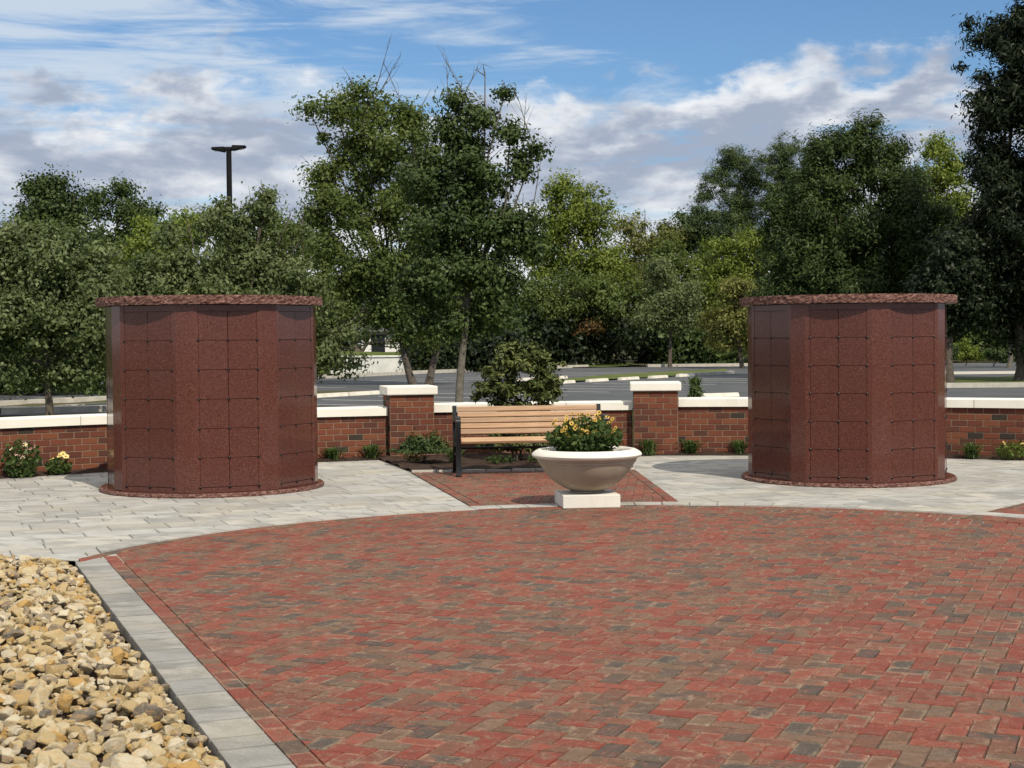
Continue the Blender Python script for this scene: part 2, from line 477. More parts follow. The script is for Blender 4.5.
class MB:
    def __init__(self):
        self.v, self.f, self.mi, self.e = [], [], [], []

    def add(self, vs, fs, mi=0, edge=None):
        b = len(self.v)
        self.v.extend([tuple(q) for q in vs])
        self.f.extend([tuple(b + i for i in q) for q in fs])
        self.mi.extend([mi] * len(fs))
        self.e.extend(edge if edge is not None else [1.0] * len(vs))

    def box(self, x0, x1, y0, y1, z0, z1, mi=0, bev=0.0):
        if bev <= 0:
            vs = [(x0, y0, z0), (x1, y0, z0), (x1, y1, z0), (x0, y1, z0), (x0, y0, z1), (x1, y0, z1), (x1, y1, z1), (x0, y1, z1)]
            self.add(vs, [(3, 2, 1, 0), (4, 5, 6, 7), (0, 1, 5, 4), (1, 2, 6, 5), (2, 3, 7, 6), (3, 0, 4, 7)], mi)
        else:
            bm = bmesh.new()
            bmesh.ops.create_cube(bm, size=1.0)
            for q in bm.verts:
                q.co = Vector((x0 + (x1 - x0) * (q.co.x + .5), y0 + (y1 - y0) * (q.co.y + .5), z0 + (z1 - z0) * (q.co.z + .5)))
            bmesh.ops.bevel(bm, geom=bm.edges[:], offset=bev, segments=2, affect='EDGES', profile=0.5)
            self.addbm(bm, mi)

    def addbm(self, bm, mi=0, mat=None):
        bm.verts.index_update()
        vs = [(mat @ q.co if mat else q.co)[:] for q in bm.verts]
        fs = [[q.index for q in f.verts] for f in bm.faces]
        self.add(vs, fs, mi)
        bm.free()

    def tube(self, pts, radii, n=8, mi=0, cap=True):
        v, f = tube_arrays([np.array(p, float) for p in pts], radii, n)
        self.add(v, f, mi)
        if cap:
            b = len(self.v) - len(v)
            self.f.append(tuple(b + i for i in range(n))[::-1])
            self.f.append(tuple(len(self.v) - n + i for i in range(n)))
            self.mi += [mi, mi]

    def bar(self, pts, wx, wn, mi=0):
        """flat bar swept in the local y-z plane: wx thick along x, wn wide across the path"""
        P = [np.array(p, float) for p in pts]
        vs, fs = [], []
        for i, p in enumerate(P):
            d = P[min(i + 1, len(P) - 1)] - P[max(i - 1, 0)]
            d /= np.linalg.norm(d)
            nrm = np.array([0, -d[2], d[1]])
            for sx_, sn in ((-1, -1), (1, -1), (1, 1), (-1, 1)):
                vs.append(p + np.array([sx_ * wx / 2, 0, 0]) + nrm * sn * wn / 2)
        for i in range(len(P) - 1):
            a = 4 * i
            for q in range(4):
                fs.append((a + q, a + (q + 1) % 4, a + 4 + (q + 1) % 4, a + 4 + q))
        fs += [(3, 2, 1, 0), (len(vs) - 4, len(vs) - 3, len(vs) - 2, len(vs) - 1)]
        self.add(vs, fs, mi)

    def lathe(self, prof, n=48, mi=0, closed=False):
        vs, fs = [], []
        for r, z in prof:
            for i in range(n):
                a = 2 * PI * i / n
                vs.append((r * math.cos(a), r * math.sin(a), z))
        for j in range(len(prof) - 1):
            for i in range(n):
                k_ = (i + 1) % n
                fs.append((j * n + i, j * n + k_, (j + 1) * n + k_, (j + 1) * n + i))
        if closed:
            fs.append(tuple(range(n))[::-1])
            fs.append(tuple((len(prof) - 1) * n + i for i in range(n)))
        self.add(vs, fs, mi)

    def prism(self, poly, z0, z1, mi=0):
        n = len(poly)
        vs = [(x, y, z0) for x, y in poly] + [(x, y, z1) for x, y in poly]
        fs = [tuple(range(n))[::-1], tuple(range(n, 2 * n))] + [(i, (i + 1) % n, n + (i + 1) % n, n + i) for i in range(n)]
        self.add(vs, fs, mi)

    def build(self, name, mats, parent=None, loc=None, rotz=None, smooth=False):
        me = bpy.data.meshes.new(name)
        me.from_pydata(self.v, [], self.f)
        mats = mats if isinstance(mats, (list, tuple)) else [mats]
        for m_ in mats:
            me.materials.append(m_)
        me.polygons.foreach_set('material_index', self.mi)
        a = me.attributes.new('edge', 'FLOAT', 'POINT')
        a.data.foreach_set('value', self.e)
        if smooth:
            me.polygons.foreach_set('use_smooth', [True] * len(me.polygons))
            if smooth != 'all':
                try:
                    me.set_sharp_from_angle(angle=R_(smooth))
                except Exception:
                    pass
        me.update()
        return link(name, me, parent, loc, rotz)


def tube_arrays(P, radii, n=6):
    vs, fs = [], []
    ref = np.array([0.31, 0.77, 0.55])
    for i, p in enumerate(P):
        d = P[min(i + 1, len(P) - 1)] - P[max(i - 1, 0)]
        d = d / (np.linalg.norm(d) + 1e-9)
        a = np.cross(d, ref)
        a /= np.linalg.norm(a) + 1e-9
        b_ = np.cross(d, a)
        for k_ in range(n):
            t = 2 * PI * k_ / n
            vs.append(p + radii[i] * (math.cos(t) * a + math.sin(t) * b_))
    for i in range(len(P) - 1):
        for k_ in range(n):
            k2 = (k_ + 1) % n
            fs.append((i * n + k_, i * n + k2, (i + 1) * n + k2, (i + 1) * n + k_))
    return vs, fs


def quads_mesh(name, V, mat):
    """V: (n,4,3) loose quads"""
    n = len(V)
    me = bpy.data.meshes.new(name)
    me.vertices.add(4 * n)
    me.vertices.foreach_set('co', V.reshape(-1).astype(np.float32))
    me.loops.add(4 * n)
    me.loops.foreach_set('vertex_index', np.arange(4 * n, dtype=np.int32))
    me.polygons.add(n)
    me.polygons.foreach_set('loop_start', np.arange(0, 4 * n, 4, dtype=np.int32))
    try:
        me.polygons.foreach_set('loop_total', np.full(n, 4, dtype=np.int32))
    except Exception:
        pass
    me.materials.append(mat)
    me.update(calc_edges=True)
    return me


def leaf_quads(C, size, rng, up=0.5, aspect=0.55, droop=0.0, outward=None, ow=0.0):
    n = len(C)
    nr = rng.normal(size=(n, 3))
    nr /= np.linalg.norm(nr, axis=1)[:, None] + 1e-9
    nr[:, 2] += up
    if outward is not None:
        nr += outward * ow
    nr /= np.linalg.norm(nr, axis=1)[:, None] + 1e-9
    a = np.cross(nr, rng.normal(size=(n, 3)))
    a[:, 2] -= droop
    a -= (a * nr).sum(1)[:, None] * nr
    a /= np.linalg.norm(a, axis=1)[:, None] + 1e-9
    b_ = np.cross(nr, a)
    L = (size * rng.uniform(0.5, 1.55, n))[:, None]
    W = L * aspect
    bend = nr * L * 0.12
    V = np.stack([C - a * L * .5, C - b_ * W * .5 + bend - a * L * .05, C + a * L * .5, C + b_ * W * .5 + bend - a * L * .05], 1)
    return V


# ------------------------------------------------------------------ polygons
def clip(poly, a, n):
    """keep the side of the line through a where (p-a).n >= 0"""
    out = []
    m = len(poly)
    for i in range(m):
        p, q = poly[i], poly[(i + 1) % m]
        dp = (p[0] - a[0]) * n[0] + (p[1] - a[1]) * n[1]
        dq = (q[0] - a[0]) * n[0] + (q[1] - a[1]) * n[1]
        if dp >= 0:
            out.append(p)
        if (dp >= 0) != (dq >= 0):
            s = dp / (dp - dq)
            out.append((p[0] + s * (q[0] - p[0]), p[1] + s * (q[1] - p[1])))
    return out


def clip_convex(poly, region):
    """region: counter-clockwise convex polygon"""
    m = len(region)
    for i in range(m):
        a, b_ = region[i], region[(i + 1) % m]
        n = (-(b_[1] - a[1]), b_[0] - a[0])
        if all((p[0] - a[0]) * n[0] + (p[1] - a[1]) * n[1] >= 0 for p in poly):
            continue
        poly = clip(poly, a, n)
        if len(poly) < 3:
            return None
    return poly


def area(p):
    return 0.5 * sum(p[i][0] * p[(i + 1) % len(p)][1] - p[(i + 1) % len(p)][0] * p[i][1] for i in range(len(p)))


def inset(poly, d):
    """inset a convex CCW polygon; None when it vanishes"""
    m = len(poly)
    out = list(poly)
    for i in range(m):
        a, b_ = poly[i], poly[(i + 1) % m]
        ex, ey = b_[0] - a[0], b_[1] - a[1]
        L = math.hypot(ex, ey)
        if L < 1e-6:
            continue
        n = (-ey / L, ex / L)
        out = clip(out, (a[0] + n[0] * d, a[1] + n[1] * d), n)
        if len(out) < 3:
            return None
    return out


def block(mb, poly, z, gap=0.003, bev=0.005, depth=0.008, tilt=0.0015):
    """one paving unit: flat top, bevelled edge and a little rise in a joint"""
    if area(poly) < 0:
        poly = poly[::-1]
    if area(poly) < 0.0006:
        return
    o = inset(poly, gap)
    if not o or area(o) < 0.0004:
        return
    cxm = sum(p[0] for p in o) / len(o)
    cym = sum(p[1] for p in o) / len(o)
    sc = []
    for p in o:
        L = math.hypot(p[0] - cxm, p[1] - cym)
        k_ = max(0.0, 1 - bev * 1.3 / max(L, 1e-6))
        k3 = max(0.0, 1 - 0.034 / max(L, 1e-6))
        sc.append((k_, k3))
    ax, ay, dz_ = random.uniform(-tilt, tilt) * 4, random.uniform(-tilt, tilt) * 4, random.uniform(-tilt, tilt)
    n = len(o)
    vs, ed = [], []

    def zz(x, y):
        return z + dz_ + ax * (x - cxm) + ay * (y - cym)
    for p in o:
        vs.append((p[0], p[1], zz(*p) - depth))
        ed.append(0.0)
    for p, s in zip(o, sc):
        x, y = cxm + (p[0] - cxm) * s[0], cym + (p[1] - cym) * s[0]
        vs.append((x, y, zz(x, y)))
        ed.append(0.004)
    for p, s in zip(o, sc):
        x, y = cxm + (p[0] - cxm) * s[1], cym + (p[1] - cym) * s[1]
        vs.append((x, y, zz(x, y)))
        ed.append(0.024)
    fs = []
    for r_ in (0, n):
        for i in range(n):
            k_ = (i + 1) % n
            fs.append((r_ + i, r_ + k_, r_ + n + k_, r_ + n + i))
    fs.append(tuple(range(2 * n, 3 * n)))
    mb.add(vs, fs, 0, ed)


def rot2(p, a, c=(0, 0)):
    x, y = p[0] - c[0], p[1] - c[1]
    return (c[0] + x * math.cos(a) - y * math.sin(a), c[1] + x * math.sin(a) + y * math.cos(a))


# ------------------------------------------------------------------ layout constants (metres)
CP = (1.17, 10.07)                     # centre of the round plaza
RP = 4.59                              # its radius
RW = 11.25                             # inner face of the curved wall
SD = (-0.3645, 0.9312)                 # direction of the straight grey strip


def polar(ang, r):
    """ang in degrees from +Y towards +X, about the plaza centre"""
    return (CP[0] + r * math.sin(R_(ang)), CP[1] + r * math.cos(R_(ang)))


def disc(r, n=96):
    return [(CP[0] + r * math.cos(2 * PI * i / n), CP[1] + r * math.sin(2 * PI * i / n)) for i in range(n)]


def line_x(p0, y):
    return p0[0] + (y - p0[1]) * SD[0] / SD[1]


INNER = (-0.82, 5.73)                  # strip's edge against the bricks
OUTER = (-1.075, 5.74)                 # strip's edge against the stones
NRM = (SD[1], -SD[0])                  # to the right of the strip

# ---- ground sheets
mb = MB()
S = 900
mb.add([(-S, -S, -0.16), (S, -S, -0.16), (S, S, -0.16), (-S, S, -0.16)], [(0, 1, 2, 3)])
struct(mb.build('ground', M['litter']))


def sheet(name, poly, z, mat):
    m_ = MB()
    m_.add([(x, y, z) for x, y in poly], [tuple(range(len(poly)))])
    return struct(m_.build(name, mat))


def mound(name, poly, z, mat, n=26, h=0.02, seed=1, scale=5.0, zf=None):
    """bumpy sheet over a convex polygon"""
    rng = np.random.default_rng(seed)
    xs = [p[0] for p in poly]
    ys = [p[1] for p in poly]
    m_ = MB()
    if area(poly) < 0:
        poly = poly[::-1]
    for i in range(n):
        for j in range(n):
            x0, x1 = min(xs) + (max(xs) - min(xs)) * i / n, min(xs) + (max(xs) - min(xs)) * (i + 1) / n
            y0, y1 = min(ys) + (max(ys) - min(ys)) * j / n, min(ys) + (max(ys) - min(ys)) * (j + 1) / n
            q = clip_convex([(x0, y0), (x1, y0), (x1, y1), (x0, y1)], poly)
            if q:
                m_.add([(a, b_, (zf(a, b_) if zf else z) + h * (math.sin(a * scale * 1.7 + seed) * math.sin(b_ * scale * 1.3 + 2 * seed) + 0.5 * math.sin(a * scale * 3.9) * math.sin(b_ * scale * 4.3))) for a, b_ in q], [tuple(range(len(q)))])
    return struct(m_.build(name, mat, smooth='all'))




# ---- grey concrete pavers (random ashlar)
mbs = MB()
grav_a, grav_b = (-3.30, 11.36), (-4.4, 11.62)
gn = (-(grav_a[1] - grav_b[1]), (grav_a[0] - grav_b[0]))
if gn[1] < 0:
    gn = (-gn[0], -gn[1])
outer = disc(11.02)
reg1 = clip(outer, grav_a, gn)
for pb in (clip(disc(11.6), grav_a, gn), clip(clip(disc(11.6), (OUTER[0] + .02, OUTER[1]), NRM), grav_a, (-gn[0], -gn[1]))):
    sheet('paving_base', pb, -0.0085, M['grit'])
reg2 = clip(clip(outer, INNER, NRM), grav_a, (-gn[0], -gn[1]))
ang = math.atan2(SD[1], SD[0]) - PI / 2
rows = []
y = -13.0
while y < 13:
    h_ = random.choice((0.20, 0.30, 0.30, 0.40))
    rows.append((y, h_))
    y += h_
for y, h_ in rows:
    x = -13 + random.uniform(0, 0.4)
    while x < 13:
        L = random.choice((0.30, 0.40, 0.50, 0.60, 0.70)) if h_ > 0.2 else random.choice((0.30, 0.40))
        q = [rot2((CP[0] + a, CP[1] + b_), ang, CP) for a, b_ in ((x, y), (x + L, y), (x + L, y + h_), (x, y + h_))]
        x += L
        ds = [math.hypot(p[0] - CP[0], p[1] - CP[1]) for p in q]
        if max(ds) < RP - 0.02 or min(ds) > 11.1 or all(p[1] < CP[1] and abs(p[0] - CP[0]) < RP for p in q):
            continue
        if all(p[1] > 14.9 and p[1] < 18.4 and -0.35 < p[0] < 1.45 for p in q):
            continue
        for reg in (reg1, reg2):
            c_ = clip_convex(q, reg)
            if c_:
                block(mbs, c_, 0.0, 0.0030, 0.003, 0.006, 0.0006)
struct(mbs.build('grey_paving', M['slab']))

# straight strip of grey pavers between stones and bricks
mbs = MB()
reg_s = [(CP[0] + (RP - .103) * math.cos(PI * i / 48), CP[1] + (RP - .103) * math.sin(PI * i / 48)) for i in range(44)] + [(-6.0, 11.1), (-6.0, 0.0), (CP[0] + RP, 0.0)]
s = -3.4
while s < 6.02:
    L = random.choice((0.18, 0.24, 0.30, 0.30))
    e_ = min(s + L, 6.02)
    a0 = (OUTER[0] + SD[0] * s, OUTER[1] + SD[1] * s)
    a1 = (OUTER[0] + SD[0] * e_, OUTER[1] + SD[1] * e_)
    q = clip_convex([a0, (a0[0] + NRM[0] * 0.238, a0[1] + NRM[1] * 0.238), (a1[0] + NRM[0] * 0.238, a1[1] + NRM[1] * 0.238), a1], reg_s)
    if q:
        block(mbs, q, 0.003, 0.0032, 0.004, 0.06, 0.001)
    s += L
struct(mbs.build('grey_strip', M['strip']))

# ---- brick plaza
ZB = 0.004
def apse(r_):
    """half round at the far side, straight sides running towards the viewer"""
    top_ = [(CP[0] + r_ * math.cos(PI * i / 48), CP[1] + r_ * math.sin(PI * i / 48)) for i in range(49)]
    return top_ + [(CP[0] - r_, 1.5), (CP[0] + r_, 1.5)]


base_reg = clip(apse(RP), INNER, NRM)
sheet('brick_base', base_reg, -0.0045, M['sand'])
mbs = MB()
sold_in = (INNER[0] + NRM[0] * 0.1035, INNER[1] + NRM[1] * 0.1035)
reg = clip(apse(RP - 0.105), sold_in, NRM)


def herringbone(mb_, reg, org, ang, z):
    U_ = 0.1
    xs = [p[0] for p in reg]
    ys = [p[1] for p in reg]
    cx_, cy_ = (min(xs) + max(xs)) / 2, (min(ys) + max(ys)) / 2
    rad = 0.5 * math.hypot(max(xs) - min(xs), max(ys) - min(ys)) + 0.4
    N = int(rad / U_) + 4
    for j in range(-N, N):
        for i in range(-N // 4 - N // 4 - 2, N // 4 + N // 4 + 2):
            for (x, y, a, b_) in ((j + 4 * i, j, 2, 1), (j + 2 + 4 * i, j - 1, 1, 2)):
                if abs(x) > N + 2:
                    continue
                q = [rot2((cx_ + U_ * (x + p), cy_ + U_ * (y + r_)), ang, (cx_, cy_)) for p, r_ in ((0, 0), (a, 0), (a, b_), (0, b_))]
                if math.hypot(q[0][0] - cx_, q[0][1] - cy_) > rad:
                    continue
                q = clip_convex(q, reg)
                if q:
                    block(mb_, q, z, 0.0024, 0.0036, 0.009, 0.0014)


herringbone(mbs, reg, CP, R_(-23), ZB)
tip_in = (INNER[0] - NRM[0] * 0.19, INNER[1] - NRM[1] * 0.19)
# curved border course
n = int(PI * RP / 0.2)
for i in range(n):
    a0, a1 = PI * i / n, PI * (i + 1) / n
    q = [(CP[0] + r_ * math.cos(a), CP[1] + r_ * math.sin(a)) for r_, a in ((RP - 0.105, a0), (RP, a0), (RP, a1), (RP - 0.105, a1))]
    q = clip(q, tip_in, NRM)
    if len(q) >= 3:
        block(mbs, q, ZB + .003, 0.0024, 0.0036, 0.009, 0.0012)
# straight border course
s = -2.0
while s < 6.2:
    a0 = (INNER[0] + SD[0] * s, INNER[1] + SD[1] * s)
    a1 = (INNER[0] + SD[0] * (s + .2), INNER[1] + SD[1] * (s + .2))
    q = [a0, (a0[0] + NRM[0] * 0.103, a0[1] + NRM[1] * 0.103), (a1[0] + NRM[0] * 0.103, a1[1] + NRM[1] * 0.103), a1]
    q = clip_convex(q, apse(RP))
    if q:
        block(mbs, q, ZB, 0.0024, 0.0036, 0.009, 0.0012)
    s += 0.2
struct(mbs.build('brick_plaza', M['paver']))

# ---- brick spokes running out from the plaza
sp1 = [(-0.33, 14.36), (1.63, 14.6), (1.49, 18.66), (-1.23, 18.55)]
sp2 = [(3.90, 13.40), (5.0, 12.3), (9.2, 15.6), (6.8, 16.95)]
for k_, sp in enumerate((sp1, sp2)):
    if area(sp) < 0:
        sp = sp[::-1]
    sheet('brick_base', sp, 0.0035, M['sand'])
    mbs = MB()
    herringbone(mbs, inset(sp, 0.11), CP, R_(-6 if k_ == 0 else 40), 0.012)
    for i in range(4):
        a, b_ = sp[i], sp[(i + 1) % 4]
        L = math.dist(a, b_)
        ux, uy = (b_[0] - a[0]) / L, (b_[1] - a[1]) / L
        nx, ny = -uy, ux
        for j in range(int(L / 0.2)):
            p0 = (a[0] + ux * .2 * j, a[1] + uy * .2 * j)
            q = [p0, (p0[0] + ux * .2, p0[1] + uy * .2), (p0[0] + ux * .2 + nx * .107, p0[1] + uy * .2 + ny * .107), (p0[0] + nx * .107, p0[1] + ny * .107)]
            q = clip_convex(q, sp)
            if q:
                block(mbs, q, 0.012, 0.0024, 0.0036, 0.009, 0.001)
    struct(mbs.build('brick_path', M['paver']))

# grey ring between plaza and spokes
mbs = MB()
sheet_ring = MB()
n = int(PI * (RP + .12) / 0.26)
for i in range(n):
    a0, a1 = PI * i / n, PI * (i + 1) / n
    q = [(CP[0] + r_ * math.cos(a), CP[1] + r_ * math.sin(a)) for r_, a in ((RP + .006, a0), (RP + .25, a0), (RP + .25, a1), (RP + .006, a1))]
    q = clip(q, INNER, NRM)
    if len(q) >= 3:
        block(mbs, q, 0.017, 0.002, 0.004, 0.012, 0.0008)
struct(mbs.build('grey_border', M['slab']))

# ---- mulch beds in front of the wall
mbs = MB()
na = 140
ring = []
for i in range(na + 1):
    a = -62 + 118 * i / na
    for j in range(4):
        r_ = 10.98 + 0.42 * j / 3
        p = polar(a, r_)
        mbs.v.append((p[0], p[1], 0.012 + (0.012 * math.sin(i * 1.7 + j * 2.1) + 0.02 if j else -0.008)))
        mbs.e.append(1.0)
for i in range(na):
    for j in range(3):
        b_ = i * 4 + j
        mbs.f.append((b_, b_ + 4, b_ + 5, b_ + 1))
        mbs.mi.append(0)
struct(mbs.build('mulch_border', M['mulch'], smooth='all'))
bed = [(-1.23, 18.64), (1.49, 18.74), (1.42, 21.35), (-1.95, 21.2)]
mound('mulch_bed', bed, 0.03, M['mulch'], 60, 0.018, 3, 6.0)
mbs = MB()
for i in range(9):
    t0, t1 = i / 9 + .002, (i + 1) / 9 - .002
    a = (bed[0][0] + (bed[1][0] - bed[0][0]) * t0, bed[0][1] + (bed[1][1] - bed[0][1]) * t0)
    b_ = (bed[0][0] + (bed[1][0] - bed[0][0]) * t1, bed[0][1] + (bed[1][1] - bed[0][1]) * t1)
    mbs.prism([(a[0], a[1] - .035), (b_[0], b_[1] - .035), (b_[0], b_[1] + .035), (a[0], a[1] + .035)], -0.01, 0.03)
struct(mbs.build('bed_kerb', M['kerbc']))

# ------------------------------------------------------------------ curved brick wall and pillars
COURSE, BL = 0.0813, 0.203


def brick_face(mb_, mp, s0, s1, z0, nrow, phase=0):
    """individual bricks laid on a surface; mp(s, z, out) -> point"""
    for r_ in range(nrow):
        s = s0 - (BL / 2 if (r_ + phase) % 2 else 0)
        while s < s1:
            a, b_ = max(s, s0) + 0.005, min(s + BL, s1) - 0.005
            s += BL
            if b_ - a < 0.02:
                continue
            za, zb = z0 + r_ * COURSE + 0.005, z0 + (r_ + 1) * COURSE - 0.005
            d = random.uniform(0.004, 0.008)
            vs = [mp(a, za, 0), mp(b_, za, 0), mp(b_, zb, 0), mp(a, zb, 0),
                  mp(a + .003, za + .003, d), mp(b_ - .003, za + .003, d), mp(b_ - .003, zb - .003, d), mp(a + .003, zb - .003, d)]
            mb_.add(vs, [(4, 5, 6, 7), (0, 1, 5, 4), (1, 2, 6, 5), (2, 3, 7, 6), (3, 0, 4, 7)], 0)


WT = 0.30
PIL1, PIL2 = -13.2, 4.15               # pillar bearings
PW = 0.60


def wall(label, a0, a1, top):
    t = thing('brick_wall', label, 'wall', (*polar((a0 + a1) / 2, RW), 0))
    ox, oy = polar((a0 + a1) / 2, RW)
    nrow = round((top - 0.12) / COURSE) + 1
    zb = top - 0.12 - nrow * COURSE
    core = MB()
    n_ = max(6, int((a1 - a0) / 1.0))
    for i in range(n_):
        b0, b1 = a0 + (a1 - a0) * i / n_, a0 + (a1 - a0) * (i + 1) / n_
        p = [polar(b0, RW), polar(b1, RW), polar(b1, RW + WT), polar(b0, RW + WT)]
        core.prism([(x - ox, y - oy) for x, y in p], zb, top - 0.12)
    core.build('mortar_core', M['mortar'], t)
    br = MB()
    L = R_(a1 - a0) * RW

    def mp(s, z, out):
        q = polar(a0 + math.degrees(s / RW), RW - out)
        return (q[0] - ox, q[1] - oy, z)

    def mpb(s, z, out):
        q = polar(a1 - math.degrees(s / RW), RW + WT + out)
        return (q[0] - ox, q[1] - oy, z)
    brick_face(br, mp, 0, L, zb, nrow)
    brick_face(br, mpb, 0, L, zb, nrow)
    br.build('brickwork', M['brick'], t)
    # coping stones
    nst = max(2, round(L / 1.0))
    for i in range(nst):
        cb = MB()
        b0, b1 = a0 + (a1 - a0) * i / nst + 0.022, a0 + (a1 - a0) * (i + 1) / nst - 0.022
        sec = [(RW - 0.045, top - 0.118), (RW + WT + 0.045, top - 0.118), (RW + WT + 0.045, top - 0.012), (RW + WT + 0.03, top), (RW - 0.03, top), (RW - 0.045, top - 0.012)]
        vs, fs = [], []
        for k_ in range(4):
            b_ = b0 + (b1 - b0) * k_ / 3
            for r_, z in sec:
                q = polar(b_, r_)
                vs.append((q[0] - ox, q[1] - oy, z))
        for k_ in range(3):
            for q in range(6):
                fs.append((k_ * 6 + q, k_ * 6 + (q + 1) % 6, k_ * 6 + 6 + (q + 1) % 6, k_ * 6 + 6 + q))
        fs += [tuple(range(6))[::-1], tuple(range(18, 24))]
        cb.add(vs, fs)
        cb.build('coping_stone', M['coping'], t)
    return t


hp = math.degrees(PW / 2 / RW)
wall('brick garden wall with cream coping behind the left granite columbarium', -62, PIL1 - hp - .07, 0.705)
wall('short brick wall with cream coping behind the wooden bench, between the two pillars', PIL1 + hp + .07, PIL2 - hp - .07, 0.735)
wall('brick garden wall with cream coping behind the right granite columbarium', PIL2 + hp + .07, 56, 0.775)


def pillar(label, a, top):
    c = polar(a, RW + 0.13)
    t = thing('brick_pillar', label, 'pillar', (c[0], c[1], 0), -R_(a))
    h = PW / 2
    nrow = 11
    zb = top - 0.12 - nrow * COURSE
    core = MB()
    core.box(-h, h, -h, h, zb, top - 0.119)
    core.build('mortar_core', M['mortar'], t)
    br = MB()
    for q in range(4):
        ca, sa = math.cos(q * PI / 2), math.sin(q * PI / 2)

        def mp(s, z, out, ca=ca, sa=sa):
            x, y = s - h, -h - out
            return (x * ca - y * sa, x * sa + y * ca, z)
        brick_face(br, mp, 0, PW, zb, nrow, q)
    br.build('brickwork', M['brick'], t)
    cb = MB()
    cb.box(-h - .05, h + .05, -h - .05, h + .05, top - 0.118, top, 0, 0.014)
    cb.build('capstone', M['coping'], t)


pillar('brick pillar with cream capstone at the left end of the bench', PIL1, 0.985)
pillar('brick pillar with cream capstone behind the flower bowl, right of the bench', PIL2, 1.0)


# ------------------------------------------------------------------ granite columbaria
def facemap(ap, normal_deg):
    """local frame of an octagon face: s along, z up, out along the normal (deg from -Y towards +X)"""
    a = R_(normal_deg)
    nx, ny = math.sin(a), -math.cos(a)
    tx, ty = math.cos(a), math.sin(a)
    return lambda s, z, out: (nx * (ap + out) + tx * s, ny * (ap + out) + ty * s, z)


